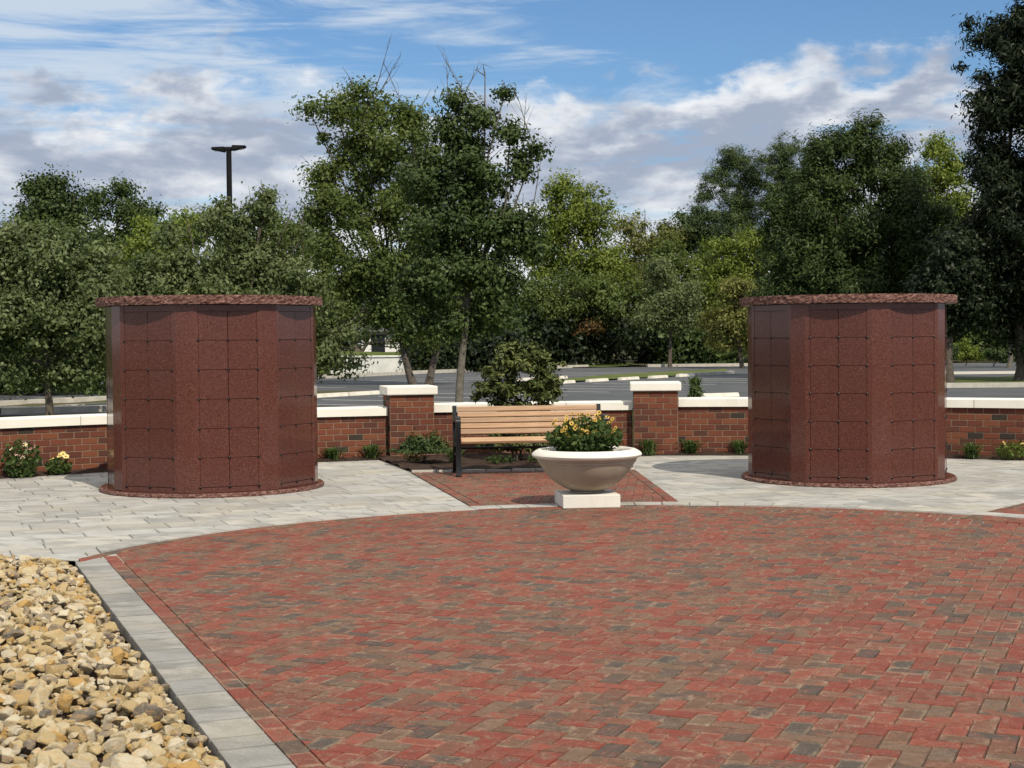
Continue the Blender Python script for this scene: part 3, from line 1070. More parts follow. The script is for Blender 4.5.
def columbarium(label, c, facing, seed, sc=(1, 1, 1)):
    rng = random.Random(seed)
    t = thing('columbarium', label, 'columbarium', (c[0], c[1], 0))
    t.scale = sc
    AP = 1.10
    side = 0.912
    cut = 0.098
    hs = side / 2 - cut
    # plinth slab
    mb_ = MB()
    N = 160
    for rr, z in ((1.215, -0.01), (1.218, 0.0), (1.222, 0.012), (1.219, 0.026), (1.214, 0.038), (1.200, 0.045)):
        for i in range(N):
            a = 2 * PI * i / N
            j = rng.uniform(-0.006, 0.006)
            mb_.v.append(((rr + j) * math.cos(a), (rr + j) * math.sin(a), z))
            mb_.e.append(1.0)
    for k_ in range(5):
        for i in range(N):
            q = (i + 1) % N
            mb_.f.append((k_ * N + i, k_ * N + q, (k_ + 1) * N + q, (k_ + 1) * N + i))
            mb_.mi.append(0)
    mb_.f.append(tuple(5 * N + i for i in range(N)))
    mb_.mi.append(1)
    mb_.build('plinth', [M['granite_rock'], M['granite']], t)
    # core: octagon with chamfered corners, slightly behind the panels
    pts = []
    for q in range(8):
        fm = facemap(AP, facing + 45 * q)
        pts += [fm(-hs, 0, 0)[:2], fm(hs, 0, 0)[:2]]
    ins = []
    for q in range(8):
        fm = facemap(AP - 0.028, facing + 45 * q)
        ins += [fm(-hs, 0, 0)[:2], fm(hs, 0, 0)[:2]]
    mb_ = MB()
    mb_.prism(ins, 0.045, 1.993)
    mb_.build('core', M['granite'], t)
    # corner pilasters
    for q in range(8):
        fa, fb = facemap(AP, facing + 45 * q), facemap(AP, facing + 45 * (q + 1))
        a = fa(hs - 0.052, 0, 0)
        b_, c2_ = fa(hs, 0, 0), fb(-hs, 0, 0)
        d = fb(-hs + 0.052, 0, 0)
        e1, e2 = fb(-hs + 0.052, 0, -0.06), fa(hs - 0.052, 0, -0.06)
        mb_ = MB()
        mb_.prism([p[:2] for p in (a, b_, c2_, d, e1, e2)], 0.047, 1.991)
        mb_.build('pilaster', M['granite'], t)
    # niche panels and rosettes
    PITCH_, Z0 = 0.3048, 0.10
    w_ = 2 * (hs - 0.052)
    cw = w_ / 2
    for q in range(8):
        fm = facemap(AP, facing + 45 * q)
        vis = q in (0, 1, 2, 6, 7)
        if not vis:
            mb_ = MB()
            mb_.add([fm(-w_ / 2 + .002, .047, -.004), fm(w_ / 2 - .002, .047, -.004), fm(w_ / 2 - .002, 1.991, -.004), fm(-w_ / 2 + .002, 1.991, -.004)], [(0, 1, 2, 3)])
            mb_.build('back_panel', M['granite_panel'], t)
            continue
        for z0, z1, nm in ((0.047, Z0, 'base_panel'), (Z0 + 6 * PITCH_, 1.991, 'fascia')):
            mb_ = MB()
            g_ = 0.002
            vs = [fm(-w_ / 2 + g_, z0, -.004), fm(w_ / 2 - g_, z0, -.004), fm(w_ / 2 - g_, z1 - g_, -.004), fm(-w_ / 2 + g_, z1 - g_, -.004)]
            mb_.add(vs, [(0, 1, 2, 3)])
            mb_.build(nm, M['granite'], t)
        for r_ in range(6):
            for cc in range(2):
                g_ = 0.0018
                s0, s1 = -w_ / 2 + cc * cw + g_, -w_ / 2 + (cc + 1) * cw - g_
                z0, z1 = Z0 + r_ * PITCH_ + g_, Z0 + (r_ + 1) * PITCH_ - g_
                tl = rng.uniform(-0.0010, 0.0010)
                tv = rng.uniform(-0.0010, 0.0010)
                bv = 0.003
                vs = [fm(s0, z0, -.02), fm(s1, z0, -.02), fm(s1, z1, -.02), fm(s0, z1, -.02),
                      fm(s0, z0, -.006), fm(s1, z0, -.006), fm(s1, z1, -.006), fm(s0, z1, -.006),
                      fm(s0 + bv, z0 + bv, -.002 + tl + tv), fm(s1 - bv, z0 + bv, -.002 - tl + tv), fm(s1 - bv, z1 - bv, -.002 - tl - tv), fm(s0 + bv, z1 - bv, -.002 + tl - tv)]
                fs = [(8, 9, 10, 11)]
                for k_ in (0, 4):
                    fs += [(k_ + i, k_ + (i + 1) % 4, k_ + 4 + (i + 1) % 4, k_ + 4 + i) for i in range(4)]
                mb_ = MB()
                mb_.add(vs, fs)
                mb_.build('niche_panel', M['granite_panel'], t)
        if q == 6:
            continue
        for r_ in range(6):
            for cc in range(3):
                x, y, z = fm(-w_ / 2 + cc * cw, Z0 + r_ * PITCH_, -0.001)
                ro = link('rosette', ROSETTE, t, (x, y, z))
                ro.rotation_euler = (PI / 2, 0, R_(facing + 45 * q))
    # cap slab with split edge
    mb_ = MB()
    N = 220
    prof = [(1.19, 1.998), (1.219, 1.998), (1.224, 2.010), (1.227, 2.030), (1.227, 2.052), (1.225, 2.076), (1.220, 2.092), (1.19, 2.093)]
    for k_, (rr, z) in enumerate(prof):
        for i in range(N):
            a = 2 * PI * i / N
            j = rng.uniform(-0.014, 0.008) if 1 < k_ < 6 else 0
            mb_.v.append(((rr + j) * math.cos(a), (rr + j) * math.sin(a), z + (rng.uniform(-.005, .005) if 1 < k_ < 6 else 0)))
            mb_.e.append(1.0)
    for k_ in range(len(prof) - 1):
        for i in range(N):
            q = (i + 1) % N
            mb_.f.append((k_ * N + i, k_ * N + q, (k_ + 1) * N + q, (k_ + 1) * N + i))
            mb_.mi.append(0)
    mb_.f.append(tuple(i for i in range(N))[::-1])
    mb_.mi.append(1)
    mb_.f.append(tuple((len(prof) - 1) * N + i for i in range(N)))
    mb_.mi.append(1)
    mb_.build('cap', [M['granite_rock'], M['granite']], t)
    return t


mb = MB()
mb.lathe([(0.016, -0.002), (0.016, 0.003), (0.0135, 0.006), (0.009, 0.007), (0.008, 0.010), (0.003, 0.012)], 14, 0, True)
_o = mb.build('rosette', M['bronze'], smooth='all')
ROSETTE = _o.data
bpy.data.objects.remove(_o)
columbarium('dark red granite columbarium beside the tan stone bed, left of the bench', (-3.32, 17.0), 20.0, 1)
columbarium('dark red granite columbarium right of the flower bowl', (3.80, 17.42), -17.3, 2, (.976, .976, .982))

# ------------------------------------------------------------------ bench
AX = R_(6.6)                             # everything on the axis faces the plaza centre
bench = thing('park_bench', 'slatted wooden park bench with black iron ends before the brick wall', 'bench', (0.205, 18.30, 0.012), AX)
HB = 0.875
for sgn in (-1, 1):
    x = sgn * HB
    mb = MB()
    mb.bar([(x, -0.30, 0), (x, -0.285, 0.06), (x, -0.265, 0.22), (x, -0.275, 0.40), (x, -0.295, 0.54), (x, -0.29, 0.62), (x, -0.25, 0.665), (x, -0.17, 0.675), (x, -0.02, 0.655), (x, 0.16, 0.63), (x, 0.235, 0.60)], 0.055, 0.048)
    mb.bar([(x, 0.30, 0), (x, 0.275, 0.08), (x, 0.215, 0.26), (x, 0.19, 0.40), (x, 0.215, 0.55), (x, 0.27, 0.80)], 0.05, 0.05)
    mb.bar([(x, -0.27, 0.385), (x, -0.08, 0.365), (x, 0.10, 0.352), (x, 0.20, 0.37)], 0.045, 0.045)
    mb.bar([(x, -0.27, 0.17), (x, -0.19, 0.22), (x, -0.02, 0.25), (x, 0.12, 0.24), (x, 0.22, 0.20)], 0.03, 0.03)
    mb.box(x - .035, x + .035, -0.335, -0.25, 0, 0.022, 0, 0.006)
    mb.box(x - .035, x + .035, 0.265, 0.345, 0, 0.022, 0, 0.006)
    # rolled scroll at the arm's front
    mb.tube([(x - .03, -0.265, 0.635), (x + .03, -0.265, 0.635)], [0.045, 0.045], 16)
    mb.build('end_frame', M['iron'], bench, smooth=35)
mb = MB()
mb.tube([(-HB, 0.16, 0.30), (HB, 0.16, 0.30)], [0.014, 0.014], 8)
mb.build('tie_rod', M['iron'], bench, smooth='all')
for i, (y, z, tilt) in enumerate(((-0.285, 0.412, -0.5), (-0.215, 0.428, -0.08), (-0.135, 0.422, 0.03), (-0.055, 0.412, 0.06), (0.025, 0.404, 0.06), (0.105, 0.40, 0.03))):
    mb = MB()
    mb.box(-HB + .03, HB - .03, -0.034, 0.034, -0.02, 0.02, 0, 0.008)
    o = mb.build('seat_slat', M['wood'], bench, (0, y, z))
    o.rotation_euler = (-tilt, 0, 0)
for i in range(5):
    z = 0.497 + 0.067 * i
    y = 0.155 + 0.055 * (i / 4) ** 1.2
    mb = MB()
    mb.box(-HB + .03, HB - .03, -0.019, 0.019, -0.0295, 0.0295, 0, 0.007)
    o = mb.build('back_slat', M['wood'], bench, (0, y, z))
    o.rotation_euler = (-0.18, 0, 0)

# ------------------------------------------------------------------ flower bowl
pc = (0.712, 14.76)
bowl = thing('flower_bowl', 'wide pale cast stone bowl planter on a square block before the bench', 'planter', (*pc, 0.015), AX)
mb = MB()
mb.box(-0.275, 0.275, -0.275, 0.275, -0.01, 0.115, 0, 0.008)
mb.build('pedestal', M['pedestal'], bowl)
mb = MB()
prof = [(0.0, 0.117), (0.15, 0.117), (0.165, 0.123), (0.165, 0.130), (0.150, 0.136), (0.165, 0.142), (0.21, 0.158), (0.265, 0.188), (0.32, 0.228), (0.37, 0.275), (0.412, 0.325), (0.445, 0.378),
        (0.462, 0.408), (0.470, 0.410), (0.474, 0.417), (0.470, 0.424), (0.477, 0.428), (0.484, 0.446), (0.486, 0.452), (0.505, 0.456), (0.524, 0.468), (0.530, 0.484), (0.522, 0.499), (0.500, 0.516), (0.47, 0.532), (0.445, 0.536), (0.428, 0.528), (0.415, 0.505), (0.405, 0.44), (0.0, 0.43)]
kq = prof.index((0.486, 0.452))
mb.lathe(prof[:kq + 1], 80)
mb.build('bowl', M['cast'], bowl, smooth=40)
mb = MB()
mb.lathe(prof[kq:-1], 80)
mb.build('rim', M['rim'], bowl, smooth=40)
mb = MB()
for j in range(9):
    for i in range(40):
        r_ = 0.409 * j / 8
        a = 2 * PI * i / 40
        mb.v.append((r_ * math.cos(a), r_ * math.sin(a), 0.495 + 0.01 * math.sin(i * 2.3 + j * 4.1) * (0 if j == 0 else 1)))
        mb.e.append(1.0)
for j in range(8):
    for i in range(40):
        mb.f.append((j * 40 + i, j * 40 + (i + 1) % 40, (j + 1) * 40 + (i + 1) % 40, (j + 1) * 40 + i))
        mb.mi.append(0)
mb.build('soil', M['soil'], bowl)


def flower_mesh(name, r, petal, centre, n=9, cone=0.3, cup=0.12):
    m_ = MB()
    for i in range(n):
        a = 2 * PI * i / n
        ca, sa = math.cos(a), math.sin(a)
        wd = r * 0.27
        pr = [(r * .18, 0), (r * .62, wd), (r, 0), (r * .62, -wd)]
        m_.add([(x * ca - y * sa, x * sa + y * ca, cup * r * (x / r) ** 2 - 0.02 * r * i % 2) for x, y in pr], [(0, 3, 2, 1)], 0)
    m_.lathe([(r * cone, 0.0), (r * cone * .95, r * .16), (r * cone * .5, r * .28), (0.001, r * .31)], 8, 1)
    o_ = m_.build(name, [petal, centre])
    d = o_.data
    bpy.data.objects.remove(o_)
    return d


FL_Y = flower_mesh('flower', 0.023, M['yellow'], M['cone'])
FL_C = flower_mesh('flower', 0.04, M['cream'], M['yellow'], 8)
FL_P = flower_mesh('flower', 0.045, M['pink'], M['palepink'], 8, 0.4, 0.6)
FL_PP = flower_mesh('flower', 0.04, M['palepink'], M['cream'], 8, 0.4, 0.6)


def herb(name, label, cat, loc, rx, ry, h, nleaf, leaf, mat, flowers, nfl, seed, group=None, flz=(0.8, 1.05), aspect=0.45, up=0.5, front=None):
    """a leafy mound with stems; each bloom is a part of its own"""
    rng = np.random.default_rng(seed)
    t = thing(name, label, cat, loc, 0, group)
    a = rng.uniform(0, 2 * PI, nleaf)
    rr = np.sqrt(rng.uniform(0, 1, nleaf))
    z = rng.beta(1.5, 1.4, nleaf) * h * np.sqrt(np.clip(1 - 0.75 * rr ** 2, 0.05, 1))
    bulge = 0.65 + 0.55 * np.sin(np.clip(z / h, 0, 1) * PI * 0.75 + .2)
    C = np.stack([rx * rr * np.cos(a) * bulge, ry * rr * np.sin(a) * bulge, z], 1)
    C += rng.normal(0, 0.05 * rx, C.shape) * np.array([1, 1, .5])
    C[:, 2] = np.maximum(C[:, 2], 0.012)
    o_ = link('foliage', quads_mesh('foliage', leaf_quads(C, leaf, rng, up, aspect), mat), t)
    st = MB()
    tips = []
    for i in range(nfl):
        a_, q = rng.uniform(0, 2 * PI), math.sqrt(rng.uniform(0, 1))
        tip = np.array([rx * q * math.cos(a_) * 1.02, ry * q * math.sin(a_) * 1.02, h * rng.uniform(*flz) * math.sqrt(max(0.1, 1 - 0.5 * q * q))])
        tips.append(tip)
    for i in range(max(6, nfl // 2)):
        tip = tips[i] if i < len(tips) else np.array([rx * .6 * rng.normal(), ry * .6 * rng.normal(), h * .7])
        b0 = np.array([tip[0] * .35, tip[1] * .35, 0.0])
        st.tube([b0, (b0 * .5 + tip * .5) + rng.normal(0, .01, 3), tip], [.004, .003, .002], 4, 0, False)
    st.build('stem', LF['herb'], t)
    for tip in tips:
        me = flowers[int(rng.integers(len(flowers)))]
        f_ = link('flower', me, t, tuple(tip))
        f_.rotation_euler = (0.85 + rng.normal(0, .45), rng.normal(0, .35), rng.normal(0.2, .7))
        s_ = rng.uniform(.75, 1.2)
        f_.scale = (s_, s_, s_)
    return t


herb('black_eyed_susan', 'mound of yellow black-eyed daisies growing in the stone bowl', 'flowers', (pc[0] - 0.015, pc[1], 0.505), 0.31, 0.28, 0.36, 2300, 0.058, LF['herb'], [FL_Y], 92, 5, None, (0.6, 1.16))


# ------------------------------------------------------------------ plants along the wall
def blades(label, loc, n, h, spread, seed, group=None, mat='herb'):
    rng = np.random.default_rng(seed)
    V = []
    for i in range(n):
        a = rng.uniform(0, 2 * PI)
        L = h * rng.uniform(.6, 1.15)
        lean = rng.uniform(.15, 1.0) * spread
        b0 = np.array([rng.normal(0, .035), rng.normal(0, .035), 0])
        d = np.array([math.cos(a), math.sin(a), 0])
        sdv = np.array([-d[1], d[0], 0]) * 0.007
        P = [b0, b0 + d * lean * .3 + np.array([0, 0, L * .55]), b0 + d * lean * .75 + np.array([0, 0, L * .85]), b0 + d * lean * 1.15 + np.array([0, 0, L * .78])]
        for k_ in range(3):
            w0, w1 = (1.0, 1.1, .8, .1)[k_], (1.0, 1.1, .8, .1)[k_ + 1]
            V.append([P[k_] - sdv * w0, P[k_] + sdv * w0, P[k_ + 1] + sdv * w1, P[k_ + 1] - sdv * w1])
    o_ = link('lily_clump', quads_mesh('lily_clump', np.array(V), LF[mat]), None, loc)
    return tag(o_, label, 'plant', group)


def gp(x, y):
    p = at(x, y, 10)
    d = p - np.array([0, 0, EYE])
    s_ = -EYE / d[2]
    return (d[0] * s_, d[1] * s_, 0.02)


def onto(p, rr):
    """keep a plant on the mulch strip in front of the curved wall"""
    d = math.hypot(p[0] - CP[0], p[1] - CP[1])
    k_ = min(1.0, rr / d)
    return (CP[0] + (p[0] - CP[0]) * k_, CP[1] + (p[1] - CP[1]) * k_, 0.02)


for (x, y, n_, h_, sd, lab) in ((324, 458, 110, 0.17, 1, 'low green lily clump at the wall foot just right of the left columbarium'),
                               (368, 458, 120, 0.20, 2, 'low green lily clump at the wall foot left of the left brick pillar'),
                               (648, 454, 120, 0.22, 3, 'low green lily clump at the foot of the brick pillar behind the flower bowl'),
                               (690, 453, 120, 0.20, 4, 'low green lily clump at the wall foot between right pillar and right columbarium'),
                               (740, 453.5, 110, 0.20, 5, 'low green lily clump at the wall foot touching the left side of the right columbarium'),
                               (972, 459, 110, 0.20, 6, 'small green lily clump at the wall foot just right of the right columbarium'),
                               (455, 466, 90, 0.22, 7, 'thin green lily clump in the mulch behind the left bench leg')):
    p = onto(gp(x, y), 10.96 if 'pillar behind' in lab else 11.1)
    blades(lab, p, n_, h_, 0.22, sd, None)

p = onto(gp(-2, 474), 10.95)
herb('rose_bush', 'pink rose bush against the brick wall at the far left', 'rose bush', (p[0], p[1], 0.02), 0.20, 0.18, 0.48, 800, 0.05, LF['herb'], [FL_P, FL_P, FL_PP], 11, 21, None, (0.25, 1.0), 0.5)
p = onto(gp(41, 472), 11.0)
herb('yellow_rose', 'small yellow flowering plant against the brick wall left of the left columbarium', 'flowers', (p[0], p[1], 0.02), 0.14, 0.13, 0.22, 380, 0.05, LF['herb'], [FL_C], 6, 22, None, (0.85, 1.15), 0.5)
p = onto(gp(1014, 460), 11.0)
herb('yellow_lily', 'yellow flowering plant against the brick wall right of the right columbarium', 'flowers', (p[0], p[1], 0.02), 0.2, 0.14, 0.24, 380, 0.06, LF['blade'], [FL_C], 3, 23, None, (0.7, 1.1), 0.3)
# fallen stems between shrub and bench are part of the small weeds
for (x, y, sd, lab) in ((500, 466, 31, 'ground cover sprig in the mulch under the middle of the bench'), (540, 465, 32, 'ground cover sprig in the mulch behind the flower bowl'), (415, 464, 33, 'yellowish weed in the mulch in front of the dark round shrub')):
    p = gp(x, y)
    herb('weed', lab, 'plant', (p[0], p[1], 0.04), 0.16, 0.12, 0.12, 160, 0.04, LF['blade' if sd == 33 else 'herb'], [FL_C], 0, sd)


# ------------------------------------------------------------------ woody plants
def canopy(lobes, nclump, nleaf, rng, cr, flat=0.75, bias=2.4, droop=0.0):
    """leaf centres in clumps spread through ellipsoid lobes; lobes: (c, r) arrays"""
    vol = np.array([r[0] * r[1] * r[2] for c, r in lobes]) ** 0.8
    pick = rng.choice(len(lobes), nclump, p=vol / vol.sum())
    C = np.array([lobes[i][0] for i in pick])
    Rr = np.array([lobes[i][1] for i in pick])
    d = rng.normal(size=(nclump, 3))
    d /= np.linalg.norm(d, axis=1)[:, None]
    rad = rng.uniform(0, 1, nclump) ** (1 / bias)
    stray = np.where(rng.uniform(0, 1, nclump) < 0.16, rng.uniform(1.05, 1.38, nclump), 1.0)
    Re = np.maximum(Rr - 0.55 * cr, 0.35 * Rr) * stray[:, None]
    cc = C + d * Re * rad[:, None]
    size = cr * rng.uniform(.45, 1.4, nclump) * np.where(stray > 1, .62, 1)
    wts = size ** 2
    li = rng.choice(nclump, nleaf, p=wts / wts.sum())
    e = rng.normal(size=(nleaf, 3))
    e /= np.linalg.norm(e, axis=1)[:, None]
    q = np.minimum(np.abs(rng.normal(0.62, 0.36, nleaf)), 1.7)
    off = e * q[:, None] * size[li][:, None]
    off[:, 2] *= flat
    off[:, 2] -= droop * np.abs(off[:, 0])
    out = d[li] * 0.35 + e * 0.75
    return cc, pick, cc[li] + off, out


def tree(name, label, base, lobes, nleaf, leaf, mat, tr, seed, nclump=None, cr=None, cat='tree', group=None, bark='bark', up=0.35, aspect=0.55, stems=None, limb=0.55, bare=0, bias=2.0, flat=0.75, extra=None, fork=0.3, twigfrac=0.5, ls=1.03, dens=1.0, spikes=()):
    """lobes: (cx, cy, cz, rx, ry, rz) in world metres; base: world x, y, z"""
    rng = np.random.default_rng(seed)
    base = np.array(base, float)
    t = thing(name, label, cat, tuple(base), 0, group)
    lb = [(np.array(l[:3]) - base, np.array(l[3:6])) for l in lobes]
    top = max(c[2] + r[2] for c, r in lb)
    mr = np.mean([min(r) for c, r in lb])
    nleaf = int(nleaf * 1.9 * dens)
    leaf = leaf * .9
    if cat in ('tree', 'pine'):
        lb = [(c, q * ls) for c, q in lb]
        nclump = int((nclump or 26 * len(lb)) * 1.3)
    nclump = nclump or int(26 * len(lb))
    cr = cr or mr * 0.34
    cc, pick, C, out = canopy(lb, nclump, nleaf, rng, cr, flat, bias)
    C[:, 2] = np.maximum(C[:, 2], 0.15)
    link('crown', quads_mesh('crown', leaf_quads(C, leaf, rng, up, aspect, 0.3, out, 1.25), mat), t)
    if extra:
        exm, exl, exn = extra
        le = [(np.array(l[:3]) - base, np.array(l[3:6])) for l in exl]
        _, _, C2, o2 = canopy(le, 10 * len(le), exn, rng, cr * .8, flat, bias)
        link('crown', quads_mesh('crown', leaf_quads(C2, leaf, rng, up, aspect, 0.3, o2, 1.25), exm), t)
    # trunk(s), limbs to the lobes, twigs to the clumps
    vs, fs = [], []

    def put(P, rad, n=6):
        v, f = tube_arrays(P, rad, n)
        b_ = len(vs)
        vs.extend(v)
        fs.extend([tuple(b_ + i for i in q) for q in f])
    zc = np.mean([c[2] for c, r in lb])
    cen = np.mean([c for c, r in lb], axis=0)
    zf = min(c[2] - r[2] for c, r in lb)
    zf = max(zf, 0.12 * top)
    stems = stems or [(0, 0)]
    forks = []
    for (sx_, sy_) in stems:
        cw_ = .5 if len(stems) == 1 else 0.0
        endp = np.array([cen[0] * cw_ + sx_ * 1.9, cen[1] * cw_ + sy_ * 1.9, max(zf + (zc - zf) * fork, zf * 1.1)])
        st_ = np.array([sx_ * .5, sy_ * .5, -0.1])
        P = [st_ + (endp - st_) * q + np.array([math.sin(q * 5 + seed) * .06 * tr * 4, math.cos(q * 4 + seed) * .04 * tr * 4, 0]) * (q > 0) for q in np.linspace(0, 1, 7)]
        put(P, [tr * (1.25 if i == 0 else 1.0 - .07 * i) for i in range(7)], 10)
        forks.append(P[-1])
    for k_, (c, r) in enumerate(lb):
        s0 = min(forks, key=lambda q: np.linalg.norm(q[:2] - c[:2]))
        mid = s0 * .5 + c * .5 + np.array([0, 0, -0.10 * np.linalg.norm((c - s0)[:2])]) + rng.normal(0, .05 * np.linalg.norm(c - s0) + .01, 3)
        rl = tr * limb * 0.75 * min(1.0, .5 + r.mean() / (mr * 2.2))
        e_ = c + np.array([0, 0, r[2] * .45])
        put([s0 - (s0 - mid) * 0, (s0 + mid) / 2 + rng.normal(0, .03, 3), mid, c, e_], [rl, rl * .85, rl * .7, rl * .45, rl * .2], 6)
        for j in np.where(pick == k_)[0]:
            if rng.uniform() < twigfrac:
                m1 = c * .55 + cc[j] * .45 + rng.normal(0, .06 * r.mean(), 3)
                put([c, m1, cc[j]], [rl * .30, rl * .2, rl * .07], 4)
    for j in range(bare):
        c, r = lb[int(rng.integers(len(lb)))]
        a = rng.uniform(0, 2 * PI)
        tip = c + np.array([math.cos(a) * r[0] * .9, math.sin(a) * r[1] * .9, r[2] * rng.uniform(.5, 1.1)])
        put([c, (c + tip) / 2 + rng.normal(0, .1, 3), tip], [tr * .16, tr * .1, tr * .04], 4)
    for sp_ in spikes:
        tip = np.array(sp_) - base
        c = min((l[0] for l in lb if tip[2] - l[0][2] > .17 * top), key=lambda q: np.linalg.norm(q - tip))
        L = np.linalg.norm(tip - c)
        m1, m2 = c + (tip - c) * .4 + rng.normal(0, .02 * L, 3), c + (tip - c) * .72 + rng.normal(0, .014 * L, 3)
        put([c, m1, m2, tip], [tr * .18, tr * .11, tr * .065, tr * .025], 5)
        for q0, a_ in ((m1, .5), (m2, .4), (m2, .3), (m1 * .5 + m2 * .5, .4), (m2 * .5 + tip * .5, .22)):
            e_ = q0 + (tip - c) / L * a_ * L * .6 + rng.normal(0, .07 * L, 3) * a_ * 2
            put([q0, (q0 + e_) / 2 + rng.normal(0, .02 * L, 3), e_], [tr * .06, tr * .045, tr * .02], 4)
    m_ = MB()
    m_.add(vs, fs)
    m_.build('trunk', M[bark], t, smooth='all')
    return t


def LB(D, items, depth=1.0):
    """lobes from (x, y, rx, ry[, dD]) measured on the photograph at distance D"""
    out = []
    for it in items:
        dd = it[4] if len(it) > 4 else 0
        c = at(it[0], it[1], D + dd)
        k_ = (D + dd) / F_PX
        out.append((*c, it[2] * k_, 0.5 * (it[2] + it[3]) * k_ * depth, it[3] * k_))
    return out


def base_at(x, D, z=0.0):
    p = at(x, 340, D)
    return (p[0], p[1], z)


# shrub behind the bench, in front of the wall
b = gp(517, 463)
D_ = 19.95
tree('evergreen_shrub', 'tall leafy evergreen shrub growing behind the bench in front of the wall', (b[0], D_, 0.03),
     LB(D_, [(519, 362, 30, 22), (499, 370, 20, 18), (542, 370, 20, 22), (517, 388, 40, 18), (487, 391, 19, 16), (544, 392, 20, 17), (520, 412, 32, 14), (505, 440, 22, 16), (532, 442, 22, 14), (508, 352, 18, 14), (533, 352, 18, 14), (552, 384, 12, 16)], 0.8),
     7600, 0.08, LF['bush'], 0.018, 41, 210, 0.10, 'shrub', None, 'bark', 0.9, 0.36, [(-.05, 0), (.05, .02), (0, -.04)], 0.5, 0, 2.2, 0.6)
b = gp(425, 466)
tree('round_shrub', 'low dark green round shrub in the mulch left of the bench', (b[0], b[1] + .15, 0.03),
     LB(b[1] + .15, [(424, 447, 24, 17), (410, 453, 14, 12), (440, 453, 14, 12), (424, 458, 26, 10)], 0.8), 5600, 0.055, LF['deep'], 0.012, 42, 90, 0.12, 'shrub', None, 'bark', 0.8, 0.4)
b = gp(468, 466)
tree('weedy_shrub', 'sparse low green plant in the mulch behind the bench seat', (0.1, 20.2, 0.03),
     LB(20.2, [(495, 450, 26, 13), (555, 450, 26, 13), (525, 452, 34, 13)], 0.5), 3000, 0.05, LF['deep'], 0.008, 43, 60, 0.07, 'shrub', None, 'bark', 0.8, 0.4)
tree('sapling_shrub', 'small dark conical shrub standing just behind the wall right of the right pillar', base_at(695, 24, -.12),
     LB(24, [(695, 389, 5, 8), (695, 398, 7, 9), (695, 381, 3, 6)]), 900, 0.05, LF['deep'], 0.012, 44, 30, 0.09, 'shrub', None)

# ------------------------------------------------------------------ parking lot beyond the wall
asph = [(-70, 35.2), (-10, 35.8), (6, 37), (70, 37), (80, 97), (13.0, 92.5), (6.5, 90.0), (2.0, 88.0), (-4.9, 76.6), (-8.2, 69.5), (-14, 62), (-45, 56), (-70, 56)]
sheet('near_lawn', [(-70, 21.0), (70, 21.0), (70, 38), (-70, 38)], -0.10, M['grass'])
sheet('parking_lot', asph, -0.05, M['asphalt'])


def kerb(name, pts, w=0.16, h=0.13, z=-0.05):
    m_ = MB()
    for (a, b_) in zip(pts[:-1], pts[1:]):
        L = math.dist(a, b_)
        nx, ny = -(b_[1] - a[1]) / L * w / 2, (b_[0] - a[0]) / L * w / 2
        m_.prism([(a[0] - nx, a[1] - ny), (b_[0] - nx, b_[1] - ny), (b_[0] + nx, b_[1] + ny), (a[0] + nx, a[1] + ny)], z, z + h)
    return struct(m_.build(name, M['kerbc']))


DIRV = (0.53, 0.848)
PER = (0.848, -0.53)                    # towards the camera side of the island


def isl(s, t_):
    return (-5.5 + DIRV[0] * s + PER[0] * t_, 45.8 + DIRV[1] * s + PER[1] * t_)


kerb('far_kerb', [(-45, 56), (-14, 62), (-8.2, 69.5), (-4.9, 76.6), (2.0, 88.0), (4.4, 90.2)], 0.3, 0.16)
kerb('far_kerb', [(7.9, 89.9), (12.9, 90.2), (20, 90.8)], 0.5, 0.16)
for k_, (poly, nm, mt) in enumerate((([isl(-11, -.5), isl(-10.5, -4.2), isl(4, -4.2), isl(4, -.4)], 'planting_island', 'litter'),
                                     ([isl(12.4, -.4), isl(12.4, -4), isl(24, -4.2), isl(36, -8), isl(40, -5), isl(30, -.4)], 'grass_island', 'grass'))):
    mound(nm, poly, -0.015, M[mt], 40, 0.02, 5 + k_, 1.2)
mound('grass_verge', [(2.2, 88.6), (6.2, 90.3), (9, 104), (-6, 104), (-9, 84)], -0.015, M['grass'], 20, 0.02, 8, 0.8)
kerb('island_kerb', [isl(-10.6, -.45), isl(-11.4, -2.4), isl(-10.4, -4.3), isl(-4, -4.3)], 0.2, 0.15)
kerb('island_kerb', [isl(-10.6, -.45), isl(-5.0, -.45)], 0.2, 0.15)
kerb('island_kerb', [isl(24.5, -.3), isl(30, -.2)], 0.2, 0.13)
kerb('walk_kerb', [(-30, 36.4), (-12.2, 36.7), (-9.2, 37.6)], 0.5, 0.15)


def wheel_stop(s, t_, label):
    p = isl(s, t_)
    o_ = STOP.copy()
    COL.objects.link(o_)
    o_.location = (p[0], p[1], -0.048)
    o_.rotation_euler = (0, 0, math.atan2(DIRV[1], DIRV[0]))
    tag(o_, label, 'wheel stop', 'concrete wheel stops in the parking lot')


